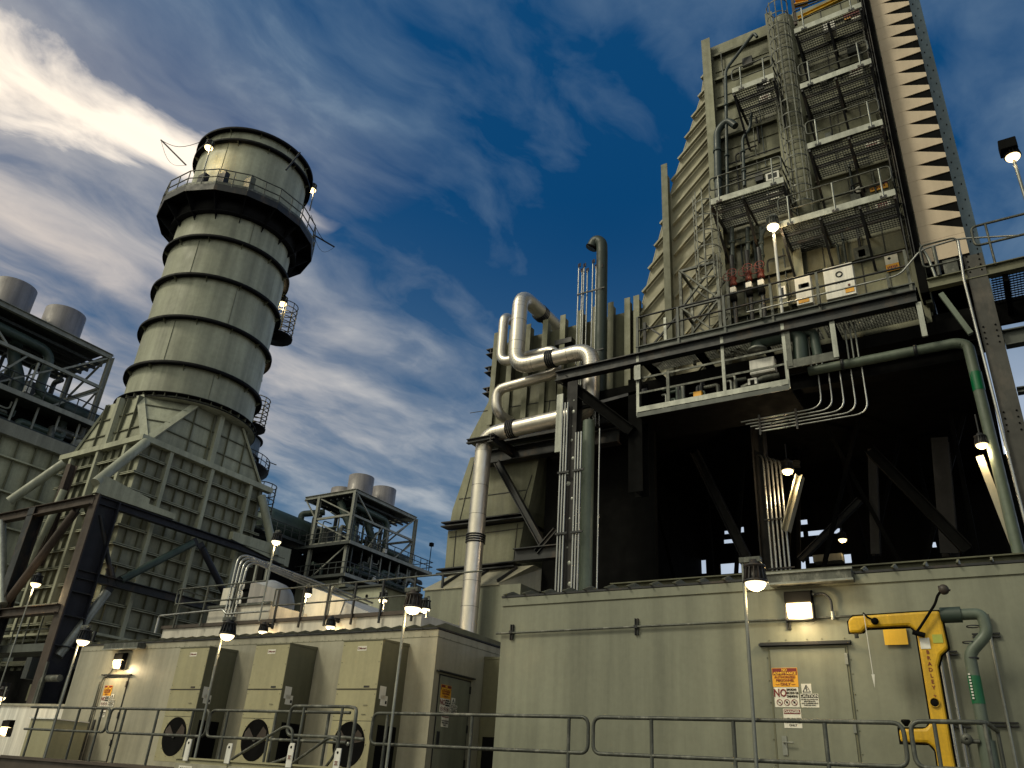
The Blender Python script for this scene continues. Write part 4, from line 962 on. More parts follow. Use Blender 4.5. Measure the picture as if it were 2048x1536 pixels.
# ---- equipment on the walkway
def valve(px, py, y, label, zb):
    c = W(px, py, y=y); t = thing('hand_valve', label, 'valve', (c.x, y, zb), 'valves on the boiler pipes')
    M().tube([(c.x, y, zb), (c.x, y, c.z + .9)], .07, 10).out('pipe_run', steel, t)
    for k in (0, .16):
        s = M(); s.tube([(c.x - .13 + k + .15 * math.cos(2 * PI * j / 14), y - .16 - k * .4, c.z + k * .5 + .15 * math.sin(2 * PI * j / 14)) for j in range(14)], .014, 6, closed=True)
        for j in range(4): s.bar((c.x - .13 + k, y - .16 - k * .4, c.z + k * .5), (c.x - .13 + k + .15 * math.cos(j * PI / 2), y - .16 - k * .4, c.z + k * .5 + .15 * math.sin(j * PI / 2)), .014, .014, (0, -1, 0))
        s.out('handwheel', red, t)
    M().lathe((c.x, y, c.z - .3), [(0, 0), (.1, 0), (.12, .1), (.08, .2), (.12, .3), (0, .34)], 12).out('body', red, t)
    M().box(c.x - .09, c.x + .1, y - .16, y - .02, c.z - .62, c.z - .42).out('actuator_cap', white, t, bevel=.02)
    M().lathe((c.x, y - .05, c.z - .9), [(0, 0), (.1, 0), (.11, .14), (.07, .24), (0, .24)], 12).out('actuator', ink, t)
valve(1466, 557, 21.4, 'red valve nearest the ladder tower', ZW)
valve(1497, 547, 21.4, 'red valve in the middle of the three', ZW)
valve(1521, 542, 21.4, 'red valve nearest the lamp pole', ZW)
tb, a, b = boxthing(1645, 538, 1713, 586, 21.0, 'control_cabinet', 'large cream control panel with a round dial on the boiler walkway', white, .3)
cxm = (a.x + b.x) / 2
M().lathe((cxm + .02, 20.995, a.z - .33), [(.07, 0), (.07, .012), (.10, .012), (.10, 0)], 18, (0, -1, 0)).out('dial', ink, tb)
for k in range(4): M().lathe((cxm - .09 + k * .08, 20.995, a.z - .62), [(0, .01), (.02, .01), (.02, 0)], 8, (0, -1, 0)).out('button', ink, tb)
M().box(b.x - .28, b.x - .04, 20.985, 20.998, b.z + .08, b.z + .26).out('warning_plate', orange, tb)
M().box(b.x - .19, b.x - .13, 20.98, 20.998, b.z + .3, b.z + .36).out('emergency_stop', red, tb)
tb, a, b = boxthing(1588, 556, 1626, 604, 21.0, 'control_cabinet', 'cream cabinet with two small windows and an orange plate', white, .3)
M().box(a.x + .1, a.x + .38, 20.985, 20.998, a.z - .42, a.z - .28).box(b.x - .28, b.x - .05, 20.985, 20.998, a.z - .42, a.z - .28).out('window', glass, tb)
M().box(a.x + .05, a.x + .36, 20.985, 20.998, b.z + .05, b.z + .2).out('warning_plate', orange, tb)
tb, a, b = boxthing(1552, 568, 1577, 612, 21.2, 'control_cabinet', 'cream cabinet with a dark window behind the lamp pole', olive, .3)
M().box(a.x + .05, b.x - .03, 21.18, 21.199, b.z + .3, a.z - .15).out('window_frame', white, tb); M().box(a.x + .11, b.x - .09, 21.17, 21.179, b.z + .36, a.z - .21).out('window', glass, tb)
a, b = W(1768, 512, y=21.95), W(1800, 538, y=21.95)
def f_hot(tx, rc, rg, P, t): rc(.0, 1, 0, .42, orange); tx('◆', .35, .75, .12, ink); strokes(rc, .1, .9, .14, .3, 6, maroon)
sign(a.x, b.x, b.z, a.z, 21.95, 'y', 'white and orange warning sign on the lowest casing door', fn=f_hot)
lm = pole_lamp(1546, 452, 20.15, 'tall white pole lamp glowing before the boiler casing', 1.25, .0, zb=ZW - .1, watts=140, pm=white, r=.045, body=galvr)
# red and white hot surface labels, one per platform bay
for px, py, dx in ((1716, 32, 'top'), (1712, 143, 'second'), (1745, 285, 'third'), (1766, 412, 'lowest')):
    p = W(px, py, y=21.9)
    def f_(tx, rc, rg, P, t): strokes(rc, .2, .85, .5, .88, 4, maroon); strokes(rc, .08, .8, .14, .34, 8, maroon)
    sign(p.x - .22, p.x + .22, p.z - .16, p.z + .16, 21.9, 'y', 'small white label with dark red lettering seen by the %s wide platform' % dx, fn=f_)
for px, py, dx in ((1530, 196, 'upper'), (1546, 392, 'lower')):
    p = W(px, py, y=21.9)
    sign(p.x - .2, p.x + .2, p.z - .15, p.z + .15, 21.9, 'y', 'small white label with dark red lettering seen by the %s narrow platform' % dx, fn=f_)
for px, py, lab in ((1757, 372, 'lowest'), (1703, 30, 'top')):
    p = W(px, py, y=21.9)
    def f2(tx, rc, rg, P, t): rc(0, 1, .55, 1, maroon); strokes(rc, .1, .9, .2, .38, 6, maroon)
    sign(p.x - .26, p.x + .26, p.z - .15, p.z + .15, 21.9, 'y', 'orange and dark red warning sign over the %s wide platform' % lab, back=orange, fn=f2)
c = W(1719, 380, y=21.8); tt = thing('pressure_gauge', 'round white pressure gauge over the lowest wide platform', 'gauge', c)
M().lathe(c, [(0, .05), (.13, .05), (.15, .06), (.16, 0), (.16, -.1), (0, -.1)], 18, (0, -1, 0)).out('case', ink, tt); M().lathe(c + V((0, -.052, 0)), [(0, .004), (.12, .004), (.12, 0)], 18, (0, -1, 0)).out('dial', white, tt)
M().lathe(c + V((0, -.058, 0)), [(0, .004), (.05, .004), (.05, 0)], 12, (0, -1, 0)).out('needle_hub', ink, tt)
# ---- galvanised platforms on the casing
def platform(x0, x1, z, label, braces=(0, 1), rail=True, gate=None):
    t = thing('access_platform', label, 'platform', ((x0 + x1) / 2, 21.2, z), 'galvanised platforms on the boiler casing')
    q = M(); grating(q, x0 + .03, x1 - .03, YP + .03, YW - .05, z, .10); q.out('grating', grate, t)
    M().box(x0, x1, YP - .014, YP, z - .03, z + .19).out('toe_board', board, t)
    M().box(x0 - .014, x0, YP, YW - .02, z - .06, z + .14).out('side_beam', steel, t); M().box(x1, x1 + .014, YP, YW - .02, z - .06, z + .14).out('side_beam', steel, t)
    for yy in (20.8, 21.3): M().box(x0, x1, yy, yy + .04, z - .12, z - .032).out('bearer', steel, t)
    for f in braces:
        x = x0 + (x1 - x0) * f + (.04 if f == 0 else -.04 if f == 1 else 0)
        M().bar((x, YP + .1, z - .1), (x, YW - .03, z - 1.35), .07, .07).out('brace', steel, t); M().box(x - .03, x + .03, YP + .02, YW - .02, z - .14, z - .04).out('bracket', steel, t)
    if rail:
        q = M().tube([(x0 + .02, YP + .03, z + 1.1), (x1 - .02, YP + .03, z + 1.1), (x1 - .02, YP + .03, z + .58), (x0 + .02, YP + .03, z + .58)], .026, 8, .14, closed=True); q.out('rail_loop', galvr, t)
        q = M().tube([(x1 - .02, YP + .1, z + 1.08), (x1 - .02, YW - .1, z + 1.08)], .026, 6).tube([(x1 - .02, YP + .1, z + .58), (x1 - .02, YW - .1, z + .58)], .026, 6); q.out('side_rail', galvr, t)
        n = 2 if x1 - x0 < 2.6 else 3
        for k in range(n):
            x = x0 + .32 + (x1 - x0 - .64) * k / (n - 1)
            M().tube([(x, YP - .02, z), (x, YP + .03, z + 1.1)], .028, 8).out('post', galv, t); M().box(x - .09, x + .09, YP - .035, YP - .015, z - .04, z + .06).out('post_foot', steel, t)
    return t
platform(-4.23, -.95, 17.47, 'lowest wide galvanised platform, right above the lamp pole', (0, .36, .70, 1))
platform(-3.12, -.92, 20.17, 'second wide galvanised platform from the bottom, beside the ladder cage', (0, .55, 1))
platform(-3.09, -.90, 22.78, 'third wide galvanised platform from the bottom, beside the ladder cage', (0, .5, 1))
platform(-3.03, -.86, 25.40, 'topmost wide galvanised platform with the yellow hoist beam above', (0, .5, 1))
platform(-5.31, -3.87, 23.74, 'upper narrow galvanised platform near the casing corner', (0, 1))
platform(-6.35, -3.95, 19.17, 'lower narrow galvanised platform where the ladder tower ends', (0, .45, 1))
# boxes and hoist on the top platform
t2, a, b = boxthing(1645, 48, 1657, 66, 20.9, 'junction_cabinet', 'pale grey box hung under the topmost platform, one of two', white, .3)
t2['label'] = 'pale grey box under the topmost platform, nearer the ladder cage'
t2, a, b = boxthing(1659, 42, 1671, 60, 20.9, 'junction_cabinet', 'pale grey box under the topmost platform, nearer the pink tower', white, .3)
t = thing('hoist_beam', 'yellow hoist beam above the topmost platform', 'hoist', (-1.9, 20.6, 26.5))
M().ib(W(1596, 38, y=20.6), W(1700, -12, y=20.6), .12, .16, .02).out('beam', yellow, t); M().ib(W(1590, 8, y=20.9), W(1616, 2, y=20.9), .2, .2, .02).out('trolley', orange, t)
a = W(1592, 50, y=20.9); M().bar(a, a + V((0, 0, 1.3)), .1, .1).out('post', rusty, t)
q = M(); a = W(1592, 12, y=20.7); q.tube([a, a + V((1.0, 0, -.15)), a + V((1.1, 0, .35))], .04, 8, .1); q.out('jib', steel, t)
# windows and small grilles on the casing
for px, py, lab in ((1545, 352, 'small white framed dark window above the lower narrow platform'), (1526, 165, 'small white framed dark window by the upper narrow platform')):
    p = W(px, py, y=21.8); t = thing('vent_window', lab, 'window', p); M().box(p.x - .22, p.x + .22, 21.78, 21.99, p.z - .16, p.z + .16).out('window_frame', white, t); M().box(p.x - .15, p.x + .15, 21.77, 21.779, p.z - .10, p.z + .10).out('pane', glass, t)
# dark pipes on the casing
def cpipe(pts, r, label, y=21.55, mat=steel, fil=.25):
    P = [W(px, py, y=y) for px, py in pts]; t = thing('casing_pipe', label, 'pipe', P[0], 'dark pipes on the boiler casing'); M().tube(P, r, 12, fil).out('pipe_run', mat, t)
    for k in (.3, .7):
        p = P[0].lerp(P[1], k); M().lathe(p, [(r, -.04), (r + .03, -.04), (r + .03, .04), (r, .04)], 12, (P[1] - P[0]).normalized()).out('flange', mat, t)
gm = paint('blue_green_pipe', (.04, .055, .055), .45, var=.3)
cpipe([(1437, 402), (1434, 262), (1455, 240), (1471, 252)], .13, 'thick dark pipe beside the casing corner, bent over at its top', mat=gm)
cpipe([(1455, 392), (1451, 140), (1508, 66), (1514, 74)], .06, 'long thin dark pipe running up to a crooked outlet', mat=gm)
cpipe([(1489, 372), (1485, 275), (1500, 258), (1503, 225)], .055, 'thin dark pipe between the two narrow platforms', mat=gm)
for k, px in enumerate((1466, 1497, 1524)): cpipe([(px, 560), (px - 2, 455)], .07, ('dark riser over the first red valve', 'dark riser over the middle red valve', 'dark riser over the last red valve')[k], mat=gm)
cpipe([(1524, 530), (1522, 470), (1534, 452)], .07, 'dark riser bending towards the lamp pole', mat=gm)
# ladder with cage
def ladder(x, y, z0, z1, label, cage0, w_=.46, group='caged ladders', mat=galv, R=.38, rung=True, face=-1, cagemat=None):
    t = thing('caged_ladder', label, 'ladder', (x, y, z0), group)
    for s in (-1, 1): M().box(x + s * w_ / 2 - .012, x + s * w_ / 2 + .012, y - .035, y + .035, z0, z1).out('stile', mat, t)
    q = M(); z = z0 + .2
    while z < z1: q.tube([(x - w_ / 2, y, z), (x + w_ / 2, y, z)], .012, 6); z += .3
    q.out('rung', mat, t)
    q = M(); z = cage0; cy = y + face * R * .9
    while z <= z1 + .01:
        pts = [(x + R * math.cos(a), cy + face * R * math.sin(a), z) for a in [PI * k / 10 for k in range(11)]]
        pts = [(x + w_ / 2, y, z)] + pts + [(x - w_ / 2, y, z)]
        for a_, b_ in zip(pts, pts[1:]): q.bar(a_, b_, .012, .05)
        z += .62
    for k in (1, 3, 5, 7, 9):
        a = PI * k / 10; q.box(x + R * math.cos(a) - .02, x + R * math.cos(a) + .02, cy + face * R * math.sin(a) - .006, cy + face * R * math.sin(a) + .006, cage0, z1)
    q.out('cage', cagemat or mat, t)
    return t
ladder(-3.62, 21.5, 17.5, 28.0, 'tall caged ladder between the narrow and wide platforms', 18.6, mat=galvr)
ladder(W(1428, 500, y=21.3).x, 21.1, 14.2, 19.9, 'caged ladder rising in front of the diagonal ribs', 16.3, R=.42, mat=galvr)
# small dark stair tower beside it
t = thing('ladder_tower', 'x braced steel frame standing on the walkway before the diagonal ribs', 'frame', (-7.2, 20.6, ZW))
ax, bx_ = W(1361, 560, y=20.5).x, W(1436, 560, y=20.5).x
zt1 = W(1361, 543, y=20.5).z
for x in (ax, bx_):
    for y in (20.5, 21.5): M().bar((x, y, ZW - .2), (x, y, zt1 if x == ax else zt1 + .25), .09, .09).out('post', galvr, t)
for z0, z1 in ((ZW, ZW + 1.35), (ZW + 1.35, zt1)):
    for y in (20.5, 21.5): M().bar((ax, y, z0), (bx_, y, z1), .07, .05).bar((ax, y, z1), (bx_, y, z0), .07, .05, off=(.06, 0)).out('brace', galvr, t)
for z in (ZW + 1.35, zt1): M().bar((ax, 20.5, z), (bx_, 20.5, z), .08, .08).bar((ax, 20.5, z), (ax, 21.5, z), .08, .08).out('cross_rail', gant, t)
t = thing('cross_braced_frame', 'small x braced frame at the walkway end by the stiffened duct', 'frame', (-8.4, 20.5, ZW))
for x in (-8.75, -8.05, -7.65): M().bar((x, 20.5, ZW - .2), (x, 20.5, ZW + 1.15), .09, .07).out('post', galv if x == -8.05 else steel, t)
M().bar((-8.75, 20.5, ZW), (-7.65, 20.5, ZW + 1.1), .06, .05).bar((-8.75, 20.56, ZW + 1.1), (-7.65, 20.56, ZW), .06, .05).out('brace', steel, t)
# ---- pink tower with the zigzag joints
t = thing('lagged_tower', 'pink beige panelled tower with black wedge shaped gaps', 'tower', (0, 24, 0))
M().box(-.62, .50, 21.535, 27, 15.3, 33).out('core', ink, t)
M().box(-.62, .50, 21.5, 21.53, 15.65, 16.35).out('panel', blush, t)
z = 16.356; first = True
n = 0
while z < 32:
    h = .56; xa = -.62; xb = .50; xt = -.30
    # each sheet: level lower edge, upper edge falling away past the tip
    M().prism([(xa, 21.5, z), (xb, 21.5, z), (xb, 21.5, z + h * .31), (xt, 21.5, z + h - .006), (xa, 21.5, z + h - .006)], (0, .03, 0)).out('panel', blush, t); z += h; n += 1
M().box(.505, .84, 22.3, 27, 13.2, 33).out('side_sheet', bluegrey, t)
q = M()
for k in range(60): q.box(.60 + .12 * (k % 2), .63 + .12 * (k % 2), 22.29, 22.2999, 13.5 + k * .3, 13.56 + k * .3)
q.out('rivet', ink, t)
M().box(-.78, -.63, 21.42, 21.95, 14.3, 33).out('corner_strip', olive_d, t)
t = thing('riser_conduit', 'pale conduit running down between the platforms and the pink tower', 'conduit', (-.72, 21.3, 14.6), 'risers beside the pink tower')
M().tube([(-.72, 21.3, 31), (-.72, 21.3, 16.4), (-.50, 21.2, 15.6), (-.42, 21.2, 14.9)], .04, 8, .2).out('tube', galv, t)
for z in [15.8 + k * 1.6 for k in range(9)]: M().box(-.82, -.62, 21.33, 21.41, z, z + .08).out('clamp', steel, t)
# ---- tall column and bridge beside it
t = thing('support_column', 'big bolted grey brown column beside the bright conduit', 'column', (.52, 20, 0))
M().ib((.52, 20.1, 0), (.52, 20.1, 14.5), .42, .46, .035, (0, -1, 0)).out('shaft', colg, t)
q = M()
for zc_ in (14.0, 11.9, 9.6, 7.4):
    for k in range(8):
        q.lathe((.38 + .26 * (k % 2), 19.868, zc_ + .16 * (k // 2)), [(0, .02), (.02, .02), (.024, 0)], 6, (0, -1, 0))
q.out('rivet', ink, t)  # bolt heads on the column flange
t = thing('riser_conduit', 'bright conduit running the full height of the big bolted column', 'conduit', (.3, 19.75, 4.9), 'risers beside the pink tower')
M().tube([W(1916, 482, y=19.75), W(1928, 560, y=19.75), (.33, 19.75, 4.9)], .033, 8, .1).out('tube', cond, t)
member(W(1882, 588, y=20.0), W(1942, 668, y=20.0), .12, .12, 'knee brace between the walkway end and the big column', mat=greenL, cat='brace', name='brace', ibm=False)
t = thing('bridge_walkway', 'steel bridge walkway running off past the big column', 'bridge', (3, 20, 14))
M().ib((-.6, 19.95, 13.95), (6, 19.95, 13.95), .2, .30, .025).out('edge_beam', olive_d, t)
q = M(); grating(q, .8, 3.0, 20.1, 21.8, 14.1, .12); q.out('grating', shade_black, t)
M().box(-.9, 6, 21.8, 21.9, 13.4, 14.1).out('inner_beam', shade_black, t)
for x in (1.1, 2.2, 3.6): M().bar((x, 20.0, 13.75), (x, 21.8, 13.75), .12, .3).out('cross_beam', shade_black, t)
q = M().tube([(6, 19.9, 15.35), (.62, 19.9, 15.35), (.62, 19.9, 14.75), (6, 19.9, 14.75)], .035, 8, .15); q.out('rail', galvr, t)
for x in (.95, 2.4): M().tube([(x, 19.9, 14.05), (x, 19.9, 15.33)], .03, 8).out('post', galvr, t)
q = M().tube([(-.62, 19.8, 15.1), (.25, 19.8, 15.1), (.28, 19.8, 14.4), (-.62, 19.8, 14.4)], .026, 8, .15, closed=True); q.out('gate_loop', galvr, t)
M().box(-.18, .16, 20.6, 20.9, 14.45, 15.0).out('gate_box', galvr, t)
M().tube([(-.3, 19.85, 14.1), (-.3, 19.85, 15.0)], .05, 8).out('bollard', galvr, t)
member((.75, 20.1, 12.05), (6, 20.1, 12.05), .25, .42, 'bridge side beam just below the bridge deck', mat=gant, group='beams below the bridge')
member((.75, 20.1, 9.4), (6, 20.1, 9.4), .25, .42, 'bridge side beam lowest at the picture edge', mat=gant, group='beams below the bridge')
member((.75, 20.1, 10.65), (6, 20.1, 10.65), .2, .14, 'thin bridge side beam between the deeper ones', mat=gant, group='beams below the bridge')
q = M(); t = thing('guard_rail', 'looped guard rail at the far edge below the bridge', 'railing', (1.2, 20.1, 9.6), 'rails below the bridge')
q.tube([(.9, 20.0, 10.5), (2.5, 20.0, 10.5), (2.5, 20.0, 10.0), (.9, 20.0, 10.0)], .03, 8, .12, closed=True); q.out('rail_loop', galvr, t)
M().tube([(1.0, 20.0, 9.6), (1.0, 20.0, 10.5)], .03, 8).out('post', galvr, t)
# handrail stub and floodlight against the sky
c = W(2025, 312, y=17.5)
t = thing('pole_lamp', 'dark floodlight glowing on a thin pole against the blue sky', 'lamp', (c.x, 17.5, 9.0), 'pole lamps')
b_ = W(2052, 400, y=17.5)
M().tube([c, b_, b_ + (b_ - c) * 2], .035, 8).out('pole', galv, t)
lamp_head(t, c, 1.05, lamp_e, 20, ink)
M().box(c.x - .22, c.x + .14, 17.3, 17.65, c.z + .12, c.z + .40).out('hood', ink, t, bevel=.02)

# ---- dense small fittings of the casing face
t = bpy.data.objects['boiler_casing']
M().tube([(-3.62, 21.98, 17.6), (-3.62, 21.98, 28.1)], .36, 20).out('round_duct', olive, t)
M().box(-.86, -.64, 21.0, 21.95, 14.4, 28.6).out('dark_recess', shade_black, t)
rnd = random.Random(31)
for k in range(22):
    x = rnd.choice([rnd.uniform(-6.2, -4.4), rnd.uniform(-3.1, -1.1)]); z = rnd.uniform(14.8, 26.5); h = rnd.uniform(.8, 3.2); dx = rnd.choice([-.4, .3, .6, 0])
    M().tube([(x, 21.93, z), (x, 21.85, z + h), (x + dx, 21.85, z + h + .02)], rnd.choice([.022, .03, .045]), 6, .1).out('small_conduit', rnd.choice([steel, gm, galvr, steel]), t)
for k in range(16):
    x = rnd.choice([rnd.uniform(-6.2, -4.6), rnd.uniform(-3.1, -1.5)]); z = rnd.uniform(14.9, 27); w_ = rnd.uniform(.18, .45); h = rnd.uniform(.15, .5)
    M().box(x, x + w_, 21.78, 21.97, z, z + h).out('junction_box', rnd.choice([steel, gant, olive_d, gant, galvr]), t)
for z in (16.0, 19.2, 21.2, 22.0, 24.3, 26.9):
    x0 = -6.2 if z in (16.0, 21.2, 22.0) else -3.2; M().tube([(x0, 21.9, z), (x0 + 2.0, 21.9, z + .01)], .03, 6).out('small_conduit', steel, t)
for k in range(7):
    z = 18.7 + k * 1.35; M().box(-6.3, -4.25, 21.965, 21.999, z, z + .015).out('panel_joint', olive_d, t)
t = thing('cable_tray', 'dark ladder tray full of cables between the wide platforms and the pink tower', 'cable tray', (-.78, 21, 15), 'risers beside the pink tower')
for x in (-.98, -.80): M().box(x, x + .02, 20.85, 20.95, 15.5, 27.5).out('side_rail', steel, t)
for k in range(5): M().tube([(-.96 + k * .035, 20.92, 15.5), (-.96 + k * .035, 20.92, 27.5)], .012, 5).out('cable', rnd.choice([ink, galvr, steel]), t)
for k in range(20): M().box(-.98, -.78, 20.94, 20.97, 15.7 + k * .6, 15.74 + k * .6).out('cross_bar', galvr, t)
# more dim steel seen inside the bay
for A, B, w_ in (((1390, 905), (1500, 1130), .3), ((1745, 900), (1752, 1110), .25), ((1290, 900), (1285, 1150), .4), ((1880, 880), (1900, 1110), .45), ((1505, 930), (1600, 928), .2), ((1600, 1120), (1720, 1000), .2)):
    member(W(*A, y=25.5), W(*B, y=25.5), w_, w_, {1390: 'dim diagonal brace left of the bright conduits in the bay', 1745: 'dim thin post in the bay', 1290: 'dim wide post near the spotted column in the bay', 1880: 'dim wide post near the green header pipe in the bay', 1505: 'dim short cross beam over the bright conduits', 1600: 'dim low brace right of the bright conduits'}[A[0]].replace(' left of', ' beside').replace(' right of', ' past'), mat=spot, cat='beam', name='bay_steel', group='dim steel in the bay')
# ================================================================ EXHAUST STACK with its box base and support steel
XR, XL_, Y0, Y1 = -32.3, -38.2, 18.87, 25.87
SX, SY, SR = -35.1, 22.4, 3.19
def hz(px, py, rad=0.0):
    """height of the stack wall seen at a pixel of its left outline"""
    v = V((px - CX, py - CY, FPX)); d = V((_X.dot(v), _Y.dot(v), _Z.dot(v))); h = math.hypot(d.x, d.y)
    return EYE + d.z / h * 41.45
z_top = hz(403, 293); rings = [hz(331, 540), hz(303, 632), hz(275, 712)]
t = thing('exhaust_stack', 'big pale green exhaust stack with black stiffening rings and a round platform', 'chimney', (SX, SY, 0))
zb = 17.35
M().lathe((SX, SY, 0), [(SR, zb), (SR, z_top)], 72).lathe((SX, SY, 0), [(SR - .12, z_top), (SR - .12, z_top - 6)], 72).out('shell', stackm, t)
RZ = [hz(242, 800) + .1, hz(262, 748), hz(289, 668), hz(318, 581), hz(341, 502), hz(363, 428)]
ringz = [19.9, 22.55, 25.05, 27.5, 29.9]
ringz = [hz(252, 750), hz(282, 662), hz(309, 580), hz(333, 505), hz(357, 432)]
for z in ringz + [z_top - .12, hz(395, 318)]:
    s = M().lathe((SX, SY, z), [(SR, 0), (SR + .27, 0), (SR + .27, .05), (SR, .05)], 72); s.lathe((SX, SY, z), [(SR + .27, -.06), (SR + .29, -.06), (SR + .29, .11), (SR + .27, .11)], 72); s.out('ring', black, t)
    for k in range(12):
        a = k * PI / 6 + z; c_, s_ = math.cos(a), math.sin(a)
        M().prism([(SX + c_ * SR, SY + s_ * SR, z - .26), (SX + c_ * SR, SY + s_ * SR, z), (SX + c_ * (SR + .26), SY + s_ * (SR + .26), z), (SX + c_ * (SR + .26), SY + s_ * (SR + .26), z - .05)], (-s_ * .03, c_ * .03, 0)).out('gusset', olive_d, t)
for i, (za, zc_) in enumerate(zip([zb] + ringz, ringz + [z_top])):
    for a in ((-1.15 if i % 2 else -.35), -2.35 + .12 * (i % 2), 2.4):
        c_, s_ = math.cos(a), math.sin(a); M().bar((SX + c_ * (SR + .004), SY + s_ * (SR + .004), za + .1), (SX + c_ * (SR + .004), SY + s_ * (SR + .004), zc_ - .1), .012, .05, (c_, s_, 0)).out('weld_seam', olive_d, t)
# base flange between shell and box
s = M().lathe((SX, SY, zb), [(SR - .1, -.16), (SR + .34, -.16), (SR + .34, -.12), (SR, -.12)], 72).lathe((SX, SY, zb), [(SR, .10), (SR + .34, .10), (SR + .34, .14), (SR, .14)], 72); s.out('base_flange', black, t)
for k in range(40):
    a = k * 2 * PI / 40; c_, s_ = math.cos(a), math.sin(a); M().prism([(SX + c_ * SR, SY + s_ * SR, zb - .12), (SX + c_ * (SR + .3), SY + s_ * (SR + .3), zb - .12), (SX + c_ * (SR + .3), SY + s_ * (SR + .3), zb + .10), (SX + c_ * SR, SY + s_ * SR, zb + .10)], (-s_ * .02, c_ * .02, 0)).out('flange_rib', olive_d, t)
# platform ring, octagonal outline
zp = hz(352, 448) + 1.85
zp = (hz(338, 352 + 30)) 
zp = W(470, 330, y=SY - 4.6).z
zp = 29.45
PO = 4.3
n8 = 16
s = M(); pts = [(SX + PO / math.cos(PI / n8) * math.cos(2 * PI * (k + .5) / n8), SY + PO / math.cos(PI / n8) * math.sin(2 * PI * (k + .5) / n8)) for k in range(n8)]
for k in range(n8):
    a_, b_ = pts[k], pts[(k + 1) % n8]
    ia, ib_ = [(SX + (p[0] - SX) * (SR - .03) / PO, SY + (p[1] - SY) * (SR - .03) / PO) for p in (a_, b_)]
    s.add([(*a_, zp), (*b_, zp), (*ib_, zp), (*ia, zp), (*a_, zp + .06), (*b_, zp + .06), (*ib_, zp + .06), (*ia, zp + .06)], [(3, 2, 1, 0), (4, 5, 6, 7), (0, 1, 5, 4), (1, 2, 6, 5), (2, 3, 7, 6), (3, 0, 4, 7)])
pf = s.out('platform_floor', black, t)
s = M()
for k in range(n8):
    a_, b_ = V((*pts[k], zp)), V((*pts[(k + 1) % n8], zp)); s.bar(a_ + V((0, 0, -.1)), b_ + V((0, 0, -.1)), .05, .4)
s.out('edge_beam', steel, pf)
s = M()
for k in range(n8):
    a_, b_ = V((*pts[k], zp)), V((*pts[(k + 1) % n8], zp)); s.bar(a_ + V((0, 0, .2)), b_ + V((0, 0, .2)), .015, .15)
s.out('toe_board', galvr, pf)
for k in range(n8):
    a_, b_ = V((*pts[k], zp)), V((*pts[(k + 1) % n8], zp)); s = M()
    for h in (.6, 1.12): s.tube([a_ + V((0, 0, h)), b_ + V((0, 0, h))], .035, 6)
    s.out('railing', galvr, t)
    for f in (0, .5): p = a_.lerp(b_, f); M().tube([p, p + V((0, 0, 1.12))], .03, 6).out('post', galvr, t)
    d = V((a_.x - SX, a_.y - SY, 0)).normalized(); q_ = V((SX, SY, zp)) + d * SR
    M().prism([q_ + V((0, 0, -1.35)), q_ + V((0, 0, -.02)), V((a_.x, a_.y, zp - .02)), V((a_.x, a_.y, zp - .18))], d.cross(V((0, 0, 1))) * .04).out('bracket', black, t)
M().lathe((SX, SY, zp - 1.0), [(SR + .02, 0), (SR + .35, 0), (SR + .35, .06), (SR + .02, .06)], 60).out('lower_ring', black, t)
M().lathe((SX, SY, zp), [(SR + .04, -1.0), (SR + .30, -.9), (SR + .30, -.03)], 48).out('shade_skirt', black, t)  # black sleeve added to stand for the shade under the platform
# fittings on the platform, davit poles, small parts
for a, lab in ((-1.9, 0), (-1.35, 1), (-1.0, 2), (-.6, 3)):
    c_, s_ = math.cos(a), math.sin(a); M().box(SX + c_ * (SR + .35) - .3, SX + c_ * (SR + .35) + .3, SY + s_ * (SR + .35) - .15, SY + s_ * (SR + .35) + .15, zp + .1, zp + 1.5).out('instrument_cabinet', [gant, navy, steel, acd][lab], t)
for A, B, C2 in (((372, 330), (322, 280), (403, 283)), ((628, 470), (669, 494), (622, 430))):
    a_, b_, c_ = W(*A, y=SY - 2.5 if A[0] < 500 else SY + 4), W(*B, y=SY - 3.5 if A[0] < 500 else SY + 5.4), W(*C2, y=SY - 2 if A[0] < 500 else SY + 3)
    M().tube([a_, b_], .05, 6).out('davit_pole', steel, t)
    s = M(); s.tube([b_ + (c_ - b_) * k / 8 - V((0, 0, .5 * math.sin(PI * k / 8))) for k in range(9)], .018, 4).tube([b_ + (a_ - b_) * k / 8 - V((0, 0, .8 * math.sin(PI * k / 8))) for k in range(9)], .012, 4); s.out('stay_wire', steel, t)
M().tube([W(572, 340, y=SY - 2.2), W(600, 305, y=SY - 1.6)], .05, 6).out('davit_pole', steel, t)
# shell lamps
def stack_lamp(px, py, y, label, s=1.6, watts=60, pl=0):
    c = W(px, py, y=y); tt = thing('stack_lamp', label, 'lamp', c, 'lamps on the stack platforms'); lamp_head(tt, c, s, lamp_e, watts, steel)
    M().tube([c + V((.2, 0, .3)), c + V((.2, 0, -pl if pl else -1.8))], .04, 6).out('pole', galv, tt)
stack_lamp(418, 294, SY - 3.9, 'glowing lamp near the stack mouth on its sunset side')
stack_lamp(625, 379, SY + 3.6, 'glowing lamp on the blue sky side of the stack platform')
stack_lamp(566, 606, SY + 3.3, 'glowing lamp above the small cage landing of the stack')
stack_lamp(515, 760, SY + 3.4, 'glowing lamp low beside the stack ladder cage')
